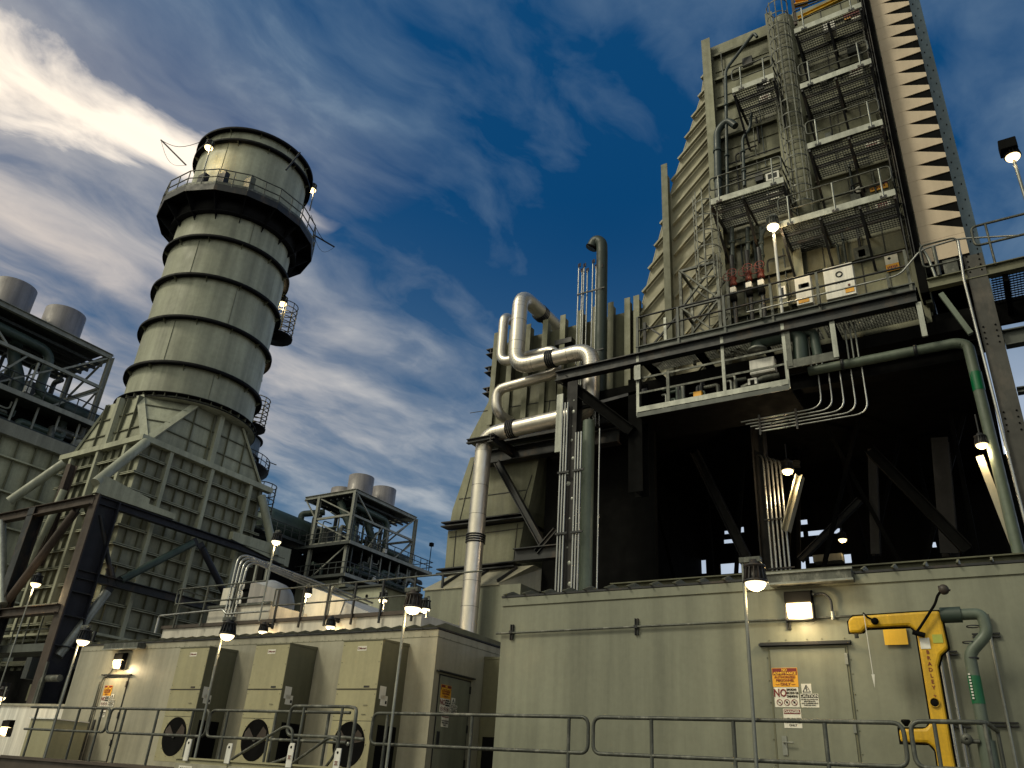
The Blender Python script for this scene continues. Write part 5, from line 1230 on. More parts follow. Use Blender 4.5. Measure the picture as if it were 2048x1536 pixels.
# caged ladder landing on the stack side
def cage_land(px0, py0, px1, py1, y, label):
    a, b = W(px0, py0, y=y), W(px1, py1, y=y); z1, z0 = a.z, b.z; x = (a.x + b.x) / 2; tt = thing('caged_landing', label, 'ladder', (x, y, z0), 'cages on the stack side')
    s = M(); R = .75
    for k in range(7):
        z = z0 + (z1 - z0) * k / 6; s.tube([(x + R * math.cos(2 * PI * j / 14), y + R * math.sin(2 * PI * j / 14), z) for j in range(14)], .03, 5, closed=True)
    for j in range(10): s.tube([(x + R * math.cos(2 * PI * j / 10), y + R * math.sin(2 * PI * j / 10), z0), (x + R * math.cos(2 * PI * j / 10), y + R * math.sin(2 * PI * j / 10), z1)], .025, 5)
    s.out('cage', galvr, tt)
    M().lathe((x - .3, y, z0 - .25), [(0, 0), (R + .25, .1), (R + .25, .2), (0, .2)], 16).out('floor', black, tt)
cage_land(565, 615, 565, 668, SY + 4.0, 'small cage landing high on the stack side')
cage_land(513, 800, 505, 850, SY + 4.3, 'tall ladder cage at the stack foot')
cage_land(522, 972, 510, 1060, SY + 4.6, 'ladder cage behind the stack box corner')
ladder(W(572, 540, y=SY + 4.2).x, SY + 3.9, 22.5, 30.5, 'thin ladder under the stack platform', 23, mat=steel, R=.3)

# ---- box base
ZB, ZT = 14.5, zb - .16
t = thing('ribbed_duct_box', 'ribbed olive box base of the stack with sloped upper corners', 'duct', ((XR + XL_) / 2, (Y0 + Y1) / 2, 0))
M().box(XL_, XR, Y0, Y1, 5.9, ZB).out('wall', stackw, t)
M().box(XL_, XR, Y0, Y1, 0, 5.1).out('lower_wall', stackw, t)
M().box(XL_ + .3, XR - .3, Y0 + .3, Y1 - .3, 5.1, 5.9).out('expansion_joint', black, t)
# faceted transition to the ring
hx, hy = (XR - XL_) / 2, (Y1 - Y0) / 2; cx, cy = (XR + XL_) / 2, (Y0 + Y1) / 2
bot = [(cx - hx, cy - hy), (cx + hx, cy - hy), (cx + hx, cy + hy), (cx - hx, cy + hy)]
k1, k2 = .42, .42
top8 = [(cx - hx * k1, cy - hy * .96), (cx + hx * k1, cy - hy * .96), (cx + hx * .99, cy - hy * k2), (cx + hx * .99, cy + hy * k2), (cx + hx * k1, cy + hy * .96), (cx - hx * k1, cy + hy * .96), (cx - hx * .99, cy + hy * k2), (cx - hx * .99, cy - hy * k2)]
B4 = [V((*p, ZB)) for p in bot]; T8 = [V((*p, ZT)) for p in top8]
s = M().add(B4 + T8, [(0, 1, 5, 4), (1, 6, 5), (1, 2, 7, 6), (2, 8, 7), (2, 3, 9, 8), (3, 10, 9), (3, 0, 11, 10), (0, 4, 11)]); s.out('transition', stackw, t)
M().lathe((SX, SY, ZT - .02), [(0, 0), (SR + .3, 0), (SR + .3, .02)], 48).out('top_plate', stackw, t)
gl = paint('stack_beam_paint', (.42, .425, .315), .55, var=.2)
for a_, b_ in ((1, 5), (1, 6), (2, 7), (0, 4)):
    v4 = (B4 + T8); M().bar(v4[a_], v4[b_], .34, .1, ((v4[a_] - V((cx, cy, 14))).normalized())).out('corner_beam', gl, t)
# grid of stiffeners on the two visible faces
def face_x(y0, y1, z0, z1, dep, name, mat, x=XR): M().box(x, x + dep, y0, y1, z0, z1).out(name, mat, t)
def face_y(x0, x1, z0, z1, dep, name, mat, y=Y0): M().box(x0, x1, y - dep, y, z0, z1).out(name, mat, t)
mains_y = [20.17, 22.5, 24.9]
mains_x = [XR - .95, XR - 3.1, XR - 5.3]
for lo, hi in ((6.0, ZB), (0.2, 5.0)):
    for y in mains_y: face_x(y - .09, y + .09, lo, hi, .30, 'vertical_beam', gl)
    for x in mains_x: face_y(x - .09, x + .09, lo, hi, .30, 'vertical_beam', gl)
    z = lo + .55
    while z < hi - .3:
        M().box(XR, XR + .22, Y0 - .22, Y1 + .2, z, z + .035).box(XR + .18, XR + .22, Y0 - .22, Y1 + .2, z - .04, z + .07).out('stiffener', olive_d if lo < 1 else stackw, t)
        M().box(XL_ - .2, XR - .001, Y0 - .22, Y0 - .001, z, z + .035).box(XL_ - .2, XR + .18, Y0 - .22, Y0 - .18, z - .04, z + .07).out('stiffener', stackw, t)
        z += .80
    for k in range(12):
        y = Y0 + .35 + k * .58
        if min(abs(y - m_) for m_ in mains_y) > .25: face_x(y - .012, y + .012, lo, hi, .13, 'thin_rib', olive_d)
    for k in range(10):
        x = XR - .4 - k * .58
        if min(abs(x - m_) for m_ in mains_x) > .25: face_y(x - .012, x + .012, lo, hi, .13, 'thin_rib', olive_d)
for z in (ZB - .1, 6.05, 4.85):
    M().box(XR, XR + .36, Y0 - .36, Y1 + .35, z, z + .26 if z > 10 else z + .1).out('band_beam', gl, t)
    M().box(XL_ - .35, XR - .002, Y0 - .36, Y0 - .002, z, z + .26 if z > 10 else z + .1).out('band_beam', gl, t)
# ribs on the upper facets
for k, (f) in enumerate((.33, .66)):
    a_, b_ = B4[1].lerp(T8[2], f), B4[2].lerp(T8[3], f); M().bar(a_, b_, .14, .04).out('facet_rib', olive_d, t)
    a_, b_ = B4[0].lerp(T8[0], f), B4[1].lerp(T8[1], f); M().bar(a_, b_, .14, .04).out('facet_rib', olive_d, t)
    a_, b_ = B4[1].lerp(T8[1], f + .15), B4[1].lerp(T8[2], f + .15); M().bar(a_, b_, .12, .04).out('facet_rib', olive_d, t)
for f in (-.4, -.1, .2, .5):
    M().box(XR - .06, XR + .08, cy + hy * f, cy + hy * f + .03, ZB + .2, ZT - .1).out('thin_rib', olive_d, t)
    M().box(cx + hx * f, cx + hx * f + .03, Y0 - .08, Y0 + .2, ZB + .2, ZT - .1).out('thin_rib', olive_d, t)
M().box(XR - .05, XR + .25, cy - .15, cy + .1, ZB, ZT).out('vertical_beam', gl, t)
M().box(cx - .1, cx + .15, Y0 - .2, Y0 + .1, ZB, ZT).out('vertical_beam', gl, t)
# ---- support frame
XF = XR + 1.0
G = 'stack support steel'
yF0, yF1 = 17.0, 26.6
zF = W(194, 994, x=XF).z
def mem2(a, b, w_, h, label, mat=navy, ibm=True, name='steel_beam', cat='beam', up=(0, 0, 1)): return member(a, b, w_, h, label, mat, ibm, cat, name, up, G)
t = thing('support_column', 'massive dark navy column leaning in view before the stack box', 'column', (XF, yF0, 0), G)
M().ib((XF, yF0 + .45, 0), (XF, yF0 + .45, zF), .5, .95, .05, (0, 1, 0)).out('shaft', navy, t)
M().box(XF - .26, XF + .26, yF0 - .09, yF0 - .035, 0, zF + .1).out('flange_edge', rusty, t)
for z in (9.0 - 1.7, 6.4, 5.3, 2.6): M().box(XF + .0, XF + .24, yF0 + .03, yF0 + .88, z, z + .04).out('web_stiffener', steel, t)
mem2((XF, yF0, zF - .1), (XF, yF1 + .6, zF - .1), .30, .32, 'dark beam crossing the side of the stack box')
mem2((XF, yF0 - .1, zF - .15), (XF - 9, yF0 - .1, zF - .15), .3, .4, 'rusty edged beam running off past the navy column', mat=rusty)
q = M().prism([(XF - .1, yF0 - .2, zF + .12), (XF - .1, yF0 - .1, zF + .85), (XF - .1, yF0 + .1, zF + .9), (XF - .1, yF0 + 2.2, zF + .62), (XF - .1, yF0 + 2.2, zF + .4), (XF - .1, yF0 + 3.6, zF + .36), (XF - .1, yF0 + 3.6, zF + .12)], (.25, 0, 0)); tag(q.out('bracket_plate', stackw), 'green grey bracket plate standing on the dark beam by the navy column', 'bracket', G)
q = M().prism([(XF - .1, yF1 - 2.8, zF + .12), (XF - .1, yF1 - 2.8, zF + .5), (XF - .1, yF1 + .9, zF + .6), (XF - .1, yF1 + .9, zF - .3)], (.25, 0, 0)); tag(q.out('bracket_plate', stackw), 'green grey bracket plate at the far end of the dark beam', 'bracket', G)
zL = W(165, 1150, x=XF).z
mem2((XF, yF0, zL), (XF, yF1 + .8, zL + .05), .3, .34, 'lower dark beam crossing the side of the stack box', mat=steel)
mem2((XF, yF0 - .1, W(100, 1220, y=17).z), (XF - 9, yF0 - .1, W(100, 1220, y=17).z), .3, .34, 'lower rusty beam running off past the navy column', mat=rusty)
def strut(A, B, r, label, mat, x=None, y=None, ends=True):
    a = W(*A, x=x, y=y) if not isinstance(A, V) else A; b = W(*B, x=x, y=y) if not isinstance(B, V) else B
    t = thing('tube_brace', label, 'brace', min((a, b), key=lambda p: p.z), 'round tube braces of the stack')
    M().tube([a, b], r, 14).out('tube', mat, t)
    d = (b - a).normalized()
    if ends:
        for p, s_ in ((a, 1), (b, -1)):
            M().bar(p - d * .25 * s_, p + d * .35 * s_, .05, .34, (0, 0, 1)).out('end_plate', steel, t)
    return t
strut((386, 1086), (242, 1160), .16, 'green tube brace below the dark beam', green, x=XF)
strut((214, 1184), (116, 1312), .19, 'galvanised tube brace dropping from the lower beam', galv, x=XF)
strut((404, 1096), (452, 1192), .15, 'dark tube brace at the far half of the dark beam', navy, x=XF)
strut((200, 1030), (222, 1152), .10, 'thin dark tube brace next to the navy column', steel, x=XF)
bl = paint('brace_olive', (.33, .34, .26), .5, var=.2)
strut(W(191, 966, x=XF), W(292, 884, x=XR + .35), .21, 'thick olive tube brace rising to the box corner', bl, ends=False)
strut(W(18, 1003, y=17.2), W(128, 926, y=Y0 - .4), .21, 'thick olive tube brace rising to the hidden box corner', bl, ends=False)
strut(W(523, 992, x=XR + .4), W(549, 1112, x=XF + .2), .21, 'thick olive tube brace at the far end of the stack box', bl, ends=False)
strut((152, 1022), (8, 1212), .17, 'long tube brace falling away past the navy column', rusty, y=17.0)
strut((2, 1045), (4, 1210), .20, 'upright galvanised tube at the picture edge', galv, y=16.8, ends=False)
strut((128, 980), (60, 1130), .16, 'square section strut before the left duct wall', bl, y=18.0, ends=False)
mem2((XF - 4.4, yF0, 0), (XF - 4.4, yF0, zF), .5, .5, 'second dark column beyond the navy one', mat=steel, cat='column', name='support_column', up=(0, 1, 0))
mem2((XF - 1.2, yF0 + .3, zF), (XF - 5.5, yF0 + 3.5, zF), .25, .3, 'dark horizontal cross beam behind the rusty beam', mat=steel)
mem2(W(145, 930, y=18.2), W(75, 1130, y=18.2), .35, .35, 'brown leaning post beside the stack box', mat=rusty, cat='column', name='support_column')
# ================================================================ BACKGROUND
# ---- generic far boiler unit, origin at its far top corner
def boiler_unit(ox, oy, label, first=True):
    zt = 28.6; X0, Xb = ox, ox - 7.4; ya, yb = oy - 10.3, oy; ym = None
    t = thing('far_boiler', label, 'boiler', (ox, oy, 0), 'boiler units across the yard')
    def col(x, y, z0=18.5, z1=zt, w=.34): M().ib((x, y, z0), (x, y, z1), w, w, .04, (0, 1, 0)).out('column', farb, t)
    col(X0, ya); col(X0, yb, 22.5); col(Xb + 2.2, ya); col(Xb + 2.2, yb, 22.5)
    for a, b in (((X0, ya, zt), (X0, yb, zt)), ((X0, ya, zt), (Xb, ya, zt)), ((Xb, ya, zt), (Xb, yb, zt)), ((X0, yb, zt), (Xb, yb, zt)), ((Xb + 2.2, ya, zt), (Xb + 2.2, yb, zt))):
        M().ib(a, b, .3, .42, .04).out('roof_beam', farb, t)
    for a, b in (((X0, ya, zt - 2.6), (X0, yb, zt - 2.6)), ((X0, ya, zt - 2.6), (Xb + 2.2, ya, zt - 2.6)), ((X0, yb, zt - 2.6), (Xb + 2.2, yb, zt - 2.6)), ((Xb + 2.2, ya, 23.2), (X0, ya, 23.2))):
        M().bar(a, b, .2, .22).out('cross_beam', farb, t)
    for a, b in (((X0, ya, zt), (X0, ya + 3.4, zt - 2.6)), ((X0, yb, zt), (X0, yb - 3.2, zt - 2.6)), ((X0, ya, zt - 2.6), (Xb + 2.2, ya, zt - .2)), ((X0, ya, 23.4), (Xb + 2.2, ya, zt - 2.8)), ((X0, ya, 22.8), (Xb + 2.2, ya, 19.2)), ((X0, yb, zt - 2.8), (X0, yb - 3.0, 23.2)), ((X0, yb - .2, zt), (X0 - 4, yb - .2, zt - 2.6)), ((X0, ya + 4.8, zt - 2.6), (X0, ya + 3.0, 23.2)), ((Xb, ya, zt), (Xb + 2.2, ya, zt - 2.6))):
        M().bar(a, b, .13, .13).out('brace', farb, t)
    M().box(X0 - 7, X0 - .3, ya + .4, yb - .4, zt + .1, zt + .22).out('roof_grating', fard, t)
    # silencers on the roof
    for k, (dx, dy, h) in enumerate(((-2.9, -6.8, 2.9), (-2.9, -2.9, 2.8), (-6.0, -6.2, 2.0))):
        c = (ox + dx, oy + dy, zt + .2); 
        s = M().lathe(c, [(1.42, 0), (1.42, h), (1.36, h + .02), (1.30, h), (1.30, h - 1)], 40).out('silencer', silencer, t)
        for j in range(8):
            a = j * PI / 4; M().box(c[0] + 1.43 * math.cos(a) - .12, c[0] + 1.43 * math.cos(a) + .12, c[1] + 1.43 * math.sin(a) - .12, c[1] + 1.43 * math.sin(a) + .12, zt - .1, zt + .3).out('foot', fard, s)
    # deck levels
    for z, ext in ((23.0, 2.8), (19.7, 1.2)):
        M().box(X0 - 7.5, X0 + .9, ya - .6, yb + ext, z - .28, z).out('deck', fard, t)
        M().box(X0 + .9, X0 + .95, ya - .65, yb + ext, z - .32, z + .02).out('deck_edge', farb, t)
        s = M()
        for h in (.6, 1.15): s.tube([(X0 + .9, ya - .6, z + h), (X0 + .9, yb + ext, z + h), (X0 - 4, yb + ext, z + h)], .05, 5); s.tube([(X0 + .9, ya - .6, z + h), (X0 - 7, ya - .6, z + h)], .05, 5)
        y = ya - .6
        while y < yb + ext: s.tube([(X0 + .9, y, z), (X0 + .9, y, z + 1.15)], .045, 5); y += 1.15
        for k in range(7): s.tube([(X0 - 6.5 + k, ya - .6, z), (X0 - 6.5 + k, ya - .6, z + 1.15)], .045, 5)
        s.out('railing', fard, t)
    # body
    M().box(X0 - 9, X0 - .3, ya + .1, yb + 1.0, 0, 19.3).out('wall', hrd, t)
    M().box(X0 - 8, X0 - .9, ya + 1.2, yb + .8, 19.7, 22.7).out('dark_casing', shade_black, t)
    s = M(); z = 3
    for z in [2.5 + 2.1 * k for k in range(8)]: s.box(X0 - .3, X0 - .05, ya + .1, yb + 1, z, z + .1); 
    s.out('stiffener', farb, t)
    s = M()
    for k in range(9): s.box(X0 - .3, X0 - .12, ya + .5 + k * 1.3, ya + .56 + k * 1.3, 0, 19.3)
    s.out('thin_rib', farb, t)
    # piping
    gp = green if first else green
    for pts, r in (([(X0 - 1, ya + 1.2, zt - 1.1), (X0 - .9, ya + 6.6, zt - 1.3), (X0 - .9, ya + 6.6, 24.0), (X0 - .4, ya + 8.4, 23.8)], .34),
                   ([(X0 - 3, ya + 1.0, 28), (X0 - 2.2, ya + 1.3, 26.4), (X0 - 1.4, ya + 1.6, 25.2), (X0 - 1.4, ya + 1.6, 20.6)], .42),
                   ([(X0 - 3, ya + 5.0, 28), (X0 - 2.0, ya + 4.6, 26.4), (X0 - 1.6, ya + 5.6, 24.6), (X0 - 1.6, ya + 5.6, 21)], .42),
                   ([(X0 - .1, ya + .9, 20.5), (X0 + .2, ya + 6.2, 20.4), (X0 + .2, yb, 20.3)], .32),
                   ([(X0 - .6, ya + 8.8, 22.8), (X0 - .6, ya + 8.8, 19.8)], .30),
                   ([(X0 - 2.8, ya + 3, 23.2), (X0 - 2.8, ya + 3, 28)], .36), ([(X0 - 5, ya + 6, 23.2), (X0 - 5, ya + 6, 28)], .30)):
        M().tube(pts, r, 12, 1.0).out('pipe_run', gp, t)
    M().lathe((X0 - 1.2, ya + 6.5, 23.9), [(0, 0), (.5, .2), (.62, .7), (.62, 4.4), (.5, 4.9), (0, 5.1)], 16, (0, 1, 0)).out('vessel', green, t)
    rnd = random.Random(11)
    for k in range(14):
        y = ya + rnd.uniform(.5, 11.5); zz = rnd.choice([19.7, 19.7, 23.0]); x = X0 + rnd.uniform(-1.5, .6); h = rnd.uniform(1.2, 3.0)
        M().tube([(x, y, zz), (x, y, zz + h), (x - .4, y + .2, zz + h + .1)], rnd.uniform(.05, .14), 7, .1).out('small_pipe', rnd.choice([fard, green, farb]), t)
    for k in range(5):
        y = ya + rnd.uniform(1, 11); zz = rnd.choice([19.7, 23.0]); M().box(X0 + .2, X0 + .5, y, y + .35, zz + .3, zz + rnd.uniform(.7, 1.3)).out('junction_box', rnd.choice([farb, white, fard]), t)
    for k in range(26):
        x = X0 - rnd.uniform(.6, 6.5); y = ya + rnd.uniform(.3, 9.8); z0 = rnd.choice([23.0, 23.0, 19.7]); h = rnd.uniform(1.5, 5.2) if z0 > 20 else rnd.uniform(1, 3)
        d = rnd.choice([(0, 1.2, 0), (-1.2, 0, 0), (0, -1.4, .2), (1.0, 0, 0)])
        M().tube([(x, y, z0), (x, y, z0 + h), (x + d[0], y + d[1], z0 + h + d[2])], rnd.choice([.06, .09, .14, .2]), 8, .3).out('small_pipe', rnd.choice([fard, green, green, farb]), t)
    for k in range(7):
        x = X0 - 1.0 - k * .9; M().bar((x, ya + .2, zt - .5), (x, yb, zt - .5), .14, .2).out('joist', fard, t)
    for k in range(5):
        y = ya + 1.2 + k * 2.0; M().box(X0 - 5.5 + k * .3, X0 - 4.2, y, y + .8, 23.0, 23.0 + rnd.uniform(1.2, 3.2)).out('equipment_box', fard, t)
    M().bar((X0 - .2, ya + 3.4, 23.2), (X0 - .2, ya + 6.8, zt - 2.7), .11, .11).bar((X0 - 3.6, yb, 23.2), (X0 - .2, yb, zt - 2.6), .11, .11).out('brace', farb, t)
    # drum with its own landing
    M().lathe((Xb - .6, ya - 4.6, 25.0), [(0, -.7), (.7, -.6), (1.25, -.2), (1.45, .3), (1.45, 13)], 28, (0, 1, 0)).out('steam_drum', green, t)
    M().tube([(Xb - .4, ya + .2, 26.3), (Xb - .4, ya + .2, 27.0), (Xb + 1.6, ya + 1.6, 27.4)], .35, 12, .5).out('pipe_run', green, t)
    M().box(Xb - 2.5, Xb + 1.4, ya - 5.4, ya, 23.2, 23.5).out('drum_deck', fard, t)
    s = M()
    for h in (.6, 1.15): s.tube([(Xb - 2.4, ya - 5.4, 23.5 + h), (Xb + 1.4, ya - 5.4, 23.5 + h), (Xb + 1.4, ya, 23.5 + h)], .05, 5)
    for k in range(6): s.tube([(Xb + 1.4, ya - 5.4 + k * 1.05, 23.5), (Xb + 1.4, ya - 5.4 + k * 1.05, 24.65)], .045, 5)
    s.out('railing', fard, t)
    s = M()
    for k in range(6):
        s.bar((Xb - 2.4, ya - 5.3 + .45 * k, 23.6), (Xb - 2.4, ya - 5.3 + .45 * k, 27), .05, .05, (0, 1, 0)); s.bar((Xb - 2.4, ya - 5.3, 24 + .55 * k), (Xb - 2.4, ya - 3.1, 24 + .55 * k), .05, .05)
    s.out('cage', fard, t)
    M().box(Xb - 5, Xb + 1.0, ya - 4.6, ya + .05, 0, 22.6).out('dark_casing', shade_black, t)
    M().ib((Xb + 1.2, ya - 4.2, 12), (Xb + 1.2, ya - 4.2, 23.2), .4, .4, .05, (0, 1, 0)).out('column', farb, t)
    for px in (0,): M().tube([(X0 + .9, yb + 2.2, 23), (X0 + .9, yb + 2.2, 26.0)], .05, 5).box(X0 + .7, X0 + 1.1, yb + 2.0, yb + 2.4, 25.9, 26.3).out('flood_light', ink, t)
    M().tube([(X0 + .2, yb + 1.0, 19.4), (X0 + .2, yb + 2.4, 19.2), (X0 + .2, yb + 2.7, 15)], .9, 16, 1.2).out('pipe_run', gp, t)
    M().box(X0 - .05, X0 + .9, ya - .3, yb + .8, 18.4, 18.75).out('side_girder', hrd, t)
    for k in range(18):
        y = ya + rnd.uniform(-.2, 11.5); z = 19.7 + rnd.uniform(0, 1.2); L = rnd.uniform(1, 3.4)
        M().tube([(X0 + rnd.uniform(-.8, .5), y, z), (X0 + .1, y, z + 1.0), (X0 + .1, y + L, z + 1.0), (X0 + .1, y + L, z + rnd.uniform(-.2, 2))], rnd.choice([.06, .1, .16, .24]), 8, .3).out('small_pipe', rnd.choice([green, farb, fard, galvr]), t)
    for k in range(8):
        y = ya + .5 + k * 1.5; M().bar((X0 + .3, y, 19.7), (X0 + .3, y, 22.7), .12, .12).out('post', rnd.choice([farb, fard]), t)
    return t
u3 = boiler_unit(-57.8, 68.5, 'far boiler unit with open roof frame between the stack and the tan duct')
u2 = copy_tree(u3); put(u2, (-54.9, 27.6, 0), 'boiler unit with grey silencers left of the big stack')
# ribbed casing below the near unit
t = thing('ribbed_casing', 'ribbed olive casing wall behind the tube braces at the picture edge', 'duct', (-45, 20, 0))
M().box(-52, -44.5, 14.0, 27.0, 0, 17.0).out('wall', stackw, t)
for z in [1.5 + 1.75 * k for k in range(9)]: M().box(-44.499, -44.25, 13.9, 27, z, z + .08).out('stiffener', gl, t)
for k in range(14): M().box(-44.499, -44.35, 14.3 + k * .95, 14.36 + k * .95, 0, 17).out('thin_rib', olive_d, t)
M().box(-44.6, -44.1, 13.8, 27, 16.6, 17.3).out('band_beam', farb, t)

# ---- second stack far behind
R3, cx3, cy3 = 3.2, -72.9, 52.6
t = thing('far_stack', 'small blue grey stack peeping out behind the big one', 'chimney', (cx3, cy3, 0), 'stacks of the plant')
zt3 = W(520, 862, y=cy3).z
M().lathe((cx3, cy3, 0), [(R3, 0), (R3, zt3), (R3 - .2, zt3)], 40).out('shell', paint('far_stack_paint', (.12, .15, .17), .6), t)
for dz in (0, -2.2, -7, -9.5): M().lathe((cx3, cy3, zt3 + dz), [(R3, -.1), (R3 + .25, -.1), (R3 + .25, .05), (R3, .05)], 40).out('ring', black, t)
zz = W(516, 922, y=cy3).z
M().lathe((cx3, cy3, zz), [(R3, -.9), (R3 + 1.5, 0), (R3 + 1.5, .2), (R3, .2)], 40).out('platform_floor', black, t)
s = M()
for h in (.7, 1.3): s.tube([(cx3 + (R3 + 1.5) * math.cos(2 * PI * k / 28), cy3 + (R3 + 1.5) * math.sin(2 * PI * k / 28), zz + h) for k in range(28)], .05, 5, closed=True)
for k in range(28): a = 2 * PI * k / 28; s.tube([(cx3 + (R3 + 1.5) * math.cos(a), cy3 + (R3 + 1.5) * math.sin(a), zz), (cx3 + (R3 + 1.5) * math.cos(a), cy3 + (R3 + 1.5) * math.sin(a), zz + 1.3)], .045, 5)
s.out('railing', steel, t)
M().tube([W(532, 922, y=cy3 + 4), W(553, 930, y=cy3 + 5)], .06, 5).out('davit_pole', steel, t)

# ---- long low machine enclosure behind the shelter
YB = 16.5
t = thing('machine_enclosure', 'long beige machine enclosure behind the shelter roof', 'enclosure', (-18, 20, 0))
zr = 5.50
M().box(-24.0, -16.0, YB, 23.5, 0, zr).box(-15.999, -13.34, YB, 18.2, 0, zr).out('wall', lag, t)
M().box(-24.05, -13.36, YB - .06, YB + .1, zr + .002, zr + .10).out('roof_curb', brown, t)
M().box(-21.9, -19.1, YB - .01, 20, zr + .101, zr + .55).out('raised_roof', lag, t)
M().box(-21.95, -19.05, YB - .08, YB + .02, zr + .552, zr + .62).out('roof_curb', galvr, t)
t = thing('roof_guard_rail', 'guard rail along the roof of the beige machine enclosure', 'railing', (-18, YB - .05, zr), 'roof guard rails')
a, b = W(367, 1191, y=YB - .1), W(887, 1165, y=YB - .1)
zt_ = zr + .95
s = M(); s.tube([(-18.9, YB - .1, zt_), (b.x + 1.2, YB - .1, zt_ + .0)], .024, 7).tube([(-18.9, YB - .1, zt_ - .48), (-13.5, YB - .1, zt_ - .48)], .024, 7); s.tube([(-18.9, YB - .1, zt_), (-18.9, YB - .1, zt_ - .48)], .024, 7); s.out('rail', galvr, t)
for x in (-18.75, -17.7, -16.7, -15.7, -14.7, -13.6, -12.7): M().box(x - .025, x + .025, YB - .12, YB - .07, zr - .2 if x < -13.3 else 6.1, zt_).out('post', steel, t)
t = thing('roof_guard_rail', 'looped guard rail round the roof corner before the stack box', 'railing', (-22, YB - .05, zr), 'roof guard rails')
s = M(); s.tube([(-19.3, YB - .15, zt_ + .28), (-23.5, YB - .15, zt_ + .28), (-23.5, YB - .15, zt_ - .2), (-19.3, YB - .15, zt_ - .2)], .026, 7, .12); s.tube([(-23.5, YB - .15, zt_ + .28), (-23.5, YB + 2.2, zt_ + .28)], .026, 7).tube([(-23.5, YB - .15, zt_ - .2), (-23.5, YB + 2.2, zt_ - .2)], .026, 7); s.out('rail', galvr, t)
for x in (-23.3, -22.0, -20.6): M().box(x - .025, x + .025, YB - .17, YB - .12, zr, zt_ + .28).out('post', galvr, t)
M().tube([(-24.1, YB - .2, 5.35), (-24.1, YB - .2, 5.9), (-21, YB - .2, 5.95), (-20.8, YB - .2, 5.8), (-18.9, YB - .2, 5.8)], .03, 8, .1).out('conduit_line', cond, t)
# white box with three portholes
t, a, b = boxthing(470, 1166, 492, 1216, YB + .6, 'porthole_box', 'white upright box with three round portholes on the machine roof', white, 1.2, 'cabinet')
M().box(a.x - .9, a.x - .01, YB + .9, YB + 1.8, b.z - .1, a.z - .05).out('side_housing', lag, t)
for k in range(3):
    c = V(((a.x + b.x) / 2, YB + .6, a.z - (a.z - b.z) * (.18 + .31 * k))); M().box(a.x + .02, b.x - .02, YB + .575, YB + .599, c.z - .17, c.z + .17).out('porthole_frame', ink, t)
    M().lathe(c + V((0, -.03, 0)), [(0, .02), (.14, .02), (.15, 0)], 18, (0, -1, 0)).out('porthole', white, t)
# lagged cylinder
c = W(552, 1192, y=18.6); t = thing('lagged_vessel', 'rounded ivory lagged vessel on the machine roof', 'tank', (c.x, 18.6, zr))
M().lathe((c.x - 1.9, 18.8, c.z - .25), [(0, -.02), (.80, 0), (.84, .1), (.84, 1.5), (.7, 1.9), (.4, 2.1), (0, 2.15)], 32, (1, 0, 0)).out('shell', greylag, t)
M().box(c.x - 1.3, c.x - .5, 17.5, 17.7, c.z - .95, c.z - .2).out('opening', ink, t)
# wedge shaped duct
a, b, c_ = W(628, 1176, y=18), W(745, 1228, y=18), W(612, 1240, y=18)
t = thing('wedge_duct', 'pale blue grey wedge shaped duct cover on the machine roof', 'duct', (b.x, 18, zr))
M().prism([a, b, V((b.x, 18, zr - .2)), V((c_.x - .3, 18, zr - .2))], (0, 3, 0)).out('shell', greylag, t)
M().prism([a + V((-.1, -.02, .02)), W(690, 1200, y=17.98) + V((0, 0, .02)), V((W(672, 1230, y=17.98).x, 17.98, zr - .1)), V((c_.x - .3, 17.98, zr - .2))], (0, -.015, 0)).out('side_panel', lag, t)
# conduit sweep
t = thing('conduit_bundle', 'bundle of four conduits arching from the roof and running to the far wall', 'conduits', (-21.5, 16.9, zr), 'conduits on the machine roof')
for k in range(4):
    p0, p1 = W(446 + 6 * k, 1245, y=16.3), W(478 + 7 * k, 1108 + 2 * k, y=16.6); p2 = W(745 - 10 * k, 1212, y=21.5)
    M().tube([p0, p1 + V((0, 0, .05 - .05 * k)), p2 + V((0, 0, .1 - .06 * k))], .035, 8, .4).out('conduit', cond, t)
for px in (515, 662):
    p = W(px, 1128 if px < 600 else 1180, y=17.5); tt = thing('conduit_stand', ('upright stand under the conduit arch nearer the stack box', 'upright stand under the conduit arch nearer the tan duct')[px > 600], 'stand', (p.x, 17.5, zr), 'conduit stands')
    M().bar((p.x, 17.5, zr), (p.x, 17.5, p.z), .07, .07).prism([(p.x - .12, 17.46, p.z + .1), (p.x + .12, 17.46, p.z + .1), (p.x + .03, 17.46, p.z - .05), (p.x - .03, 17.46, p.z - .05)], (0, .08, 0)).out('post', galv, tt)
# small vents
for px0, py0, px1, py1, lab in ((668, 1184, 700, 1222, 'olive box vent before the far boiler, nearer the stack'), (708, 1178, 758, 1222, 'olive box vent before the far boiler, nearer the tan duct')):
    t, a, b = boxthing(px0, py0, px1, py1, 21.8, 'roof_vent', lab, stackw, 1.5, 'vent', group=None)
    M().box(a.x - .15, b.x + .15, 21.65, 23.4, a.z + .002, a.z + .06).out('cap', fard, t)
    M().lathe(((a.x + b.x) / 2, 21.79, a.z - .3), [(0, .01), (.06, .01), (.06, 0)], 8, (0, -1, 0)).out('hole', ink, t)
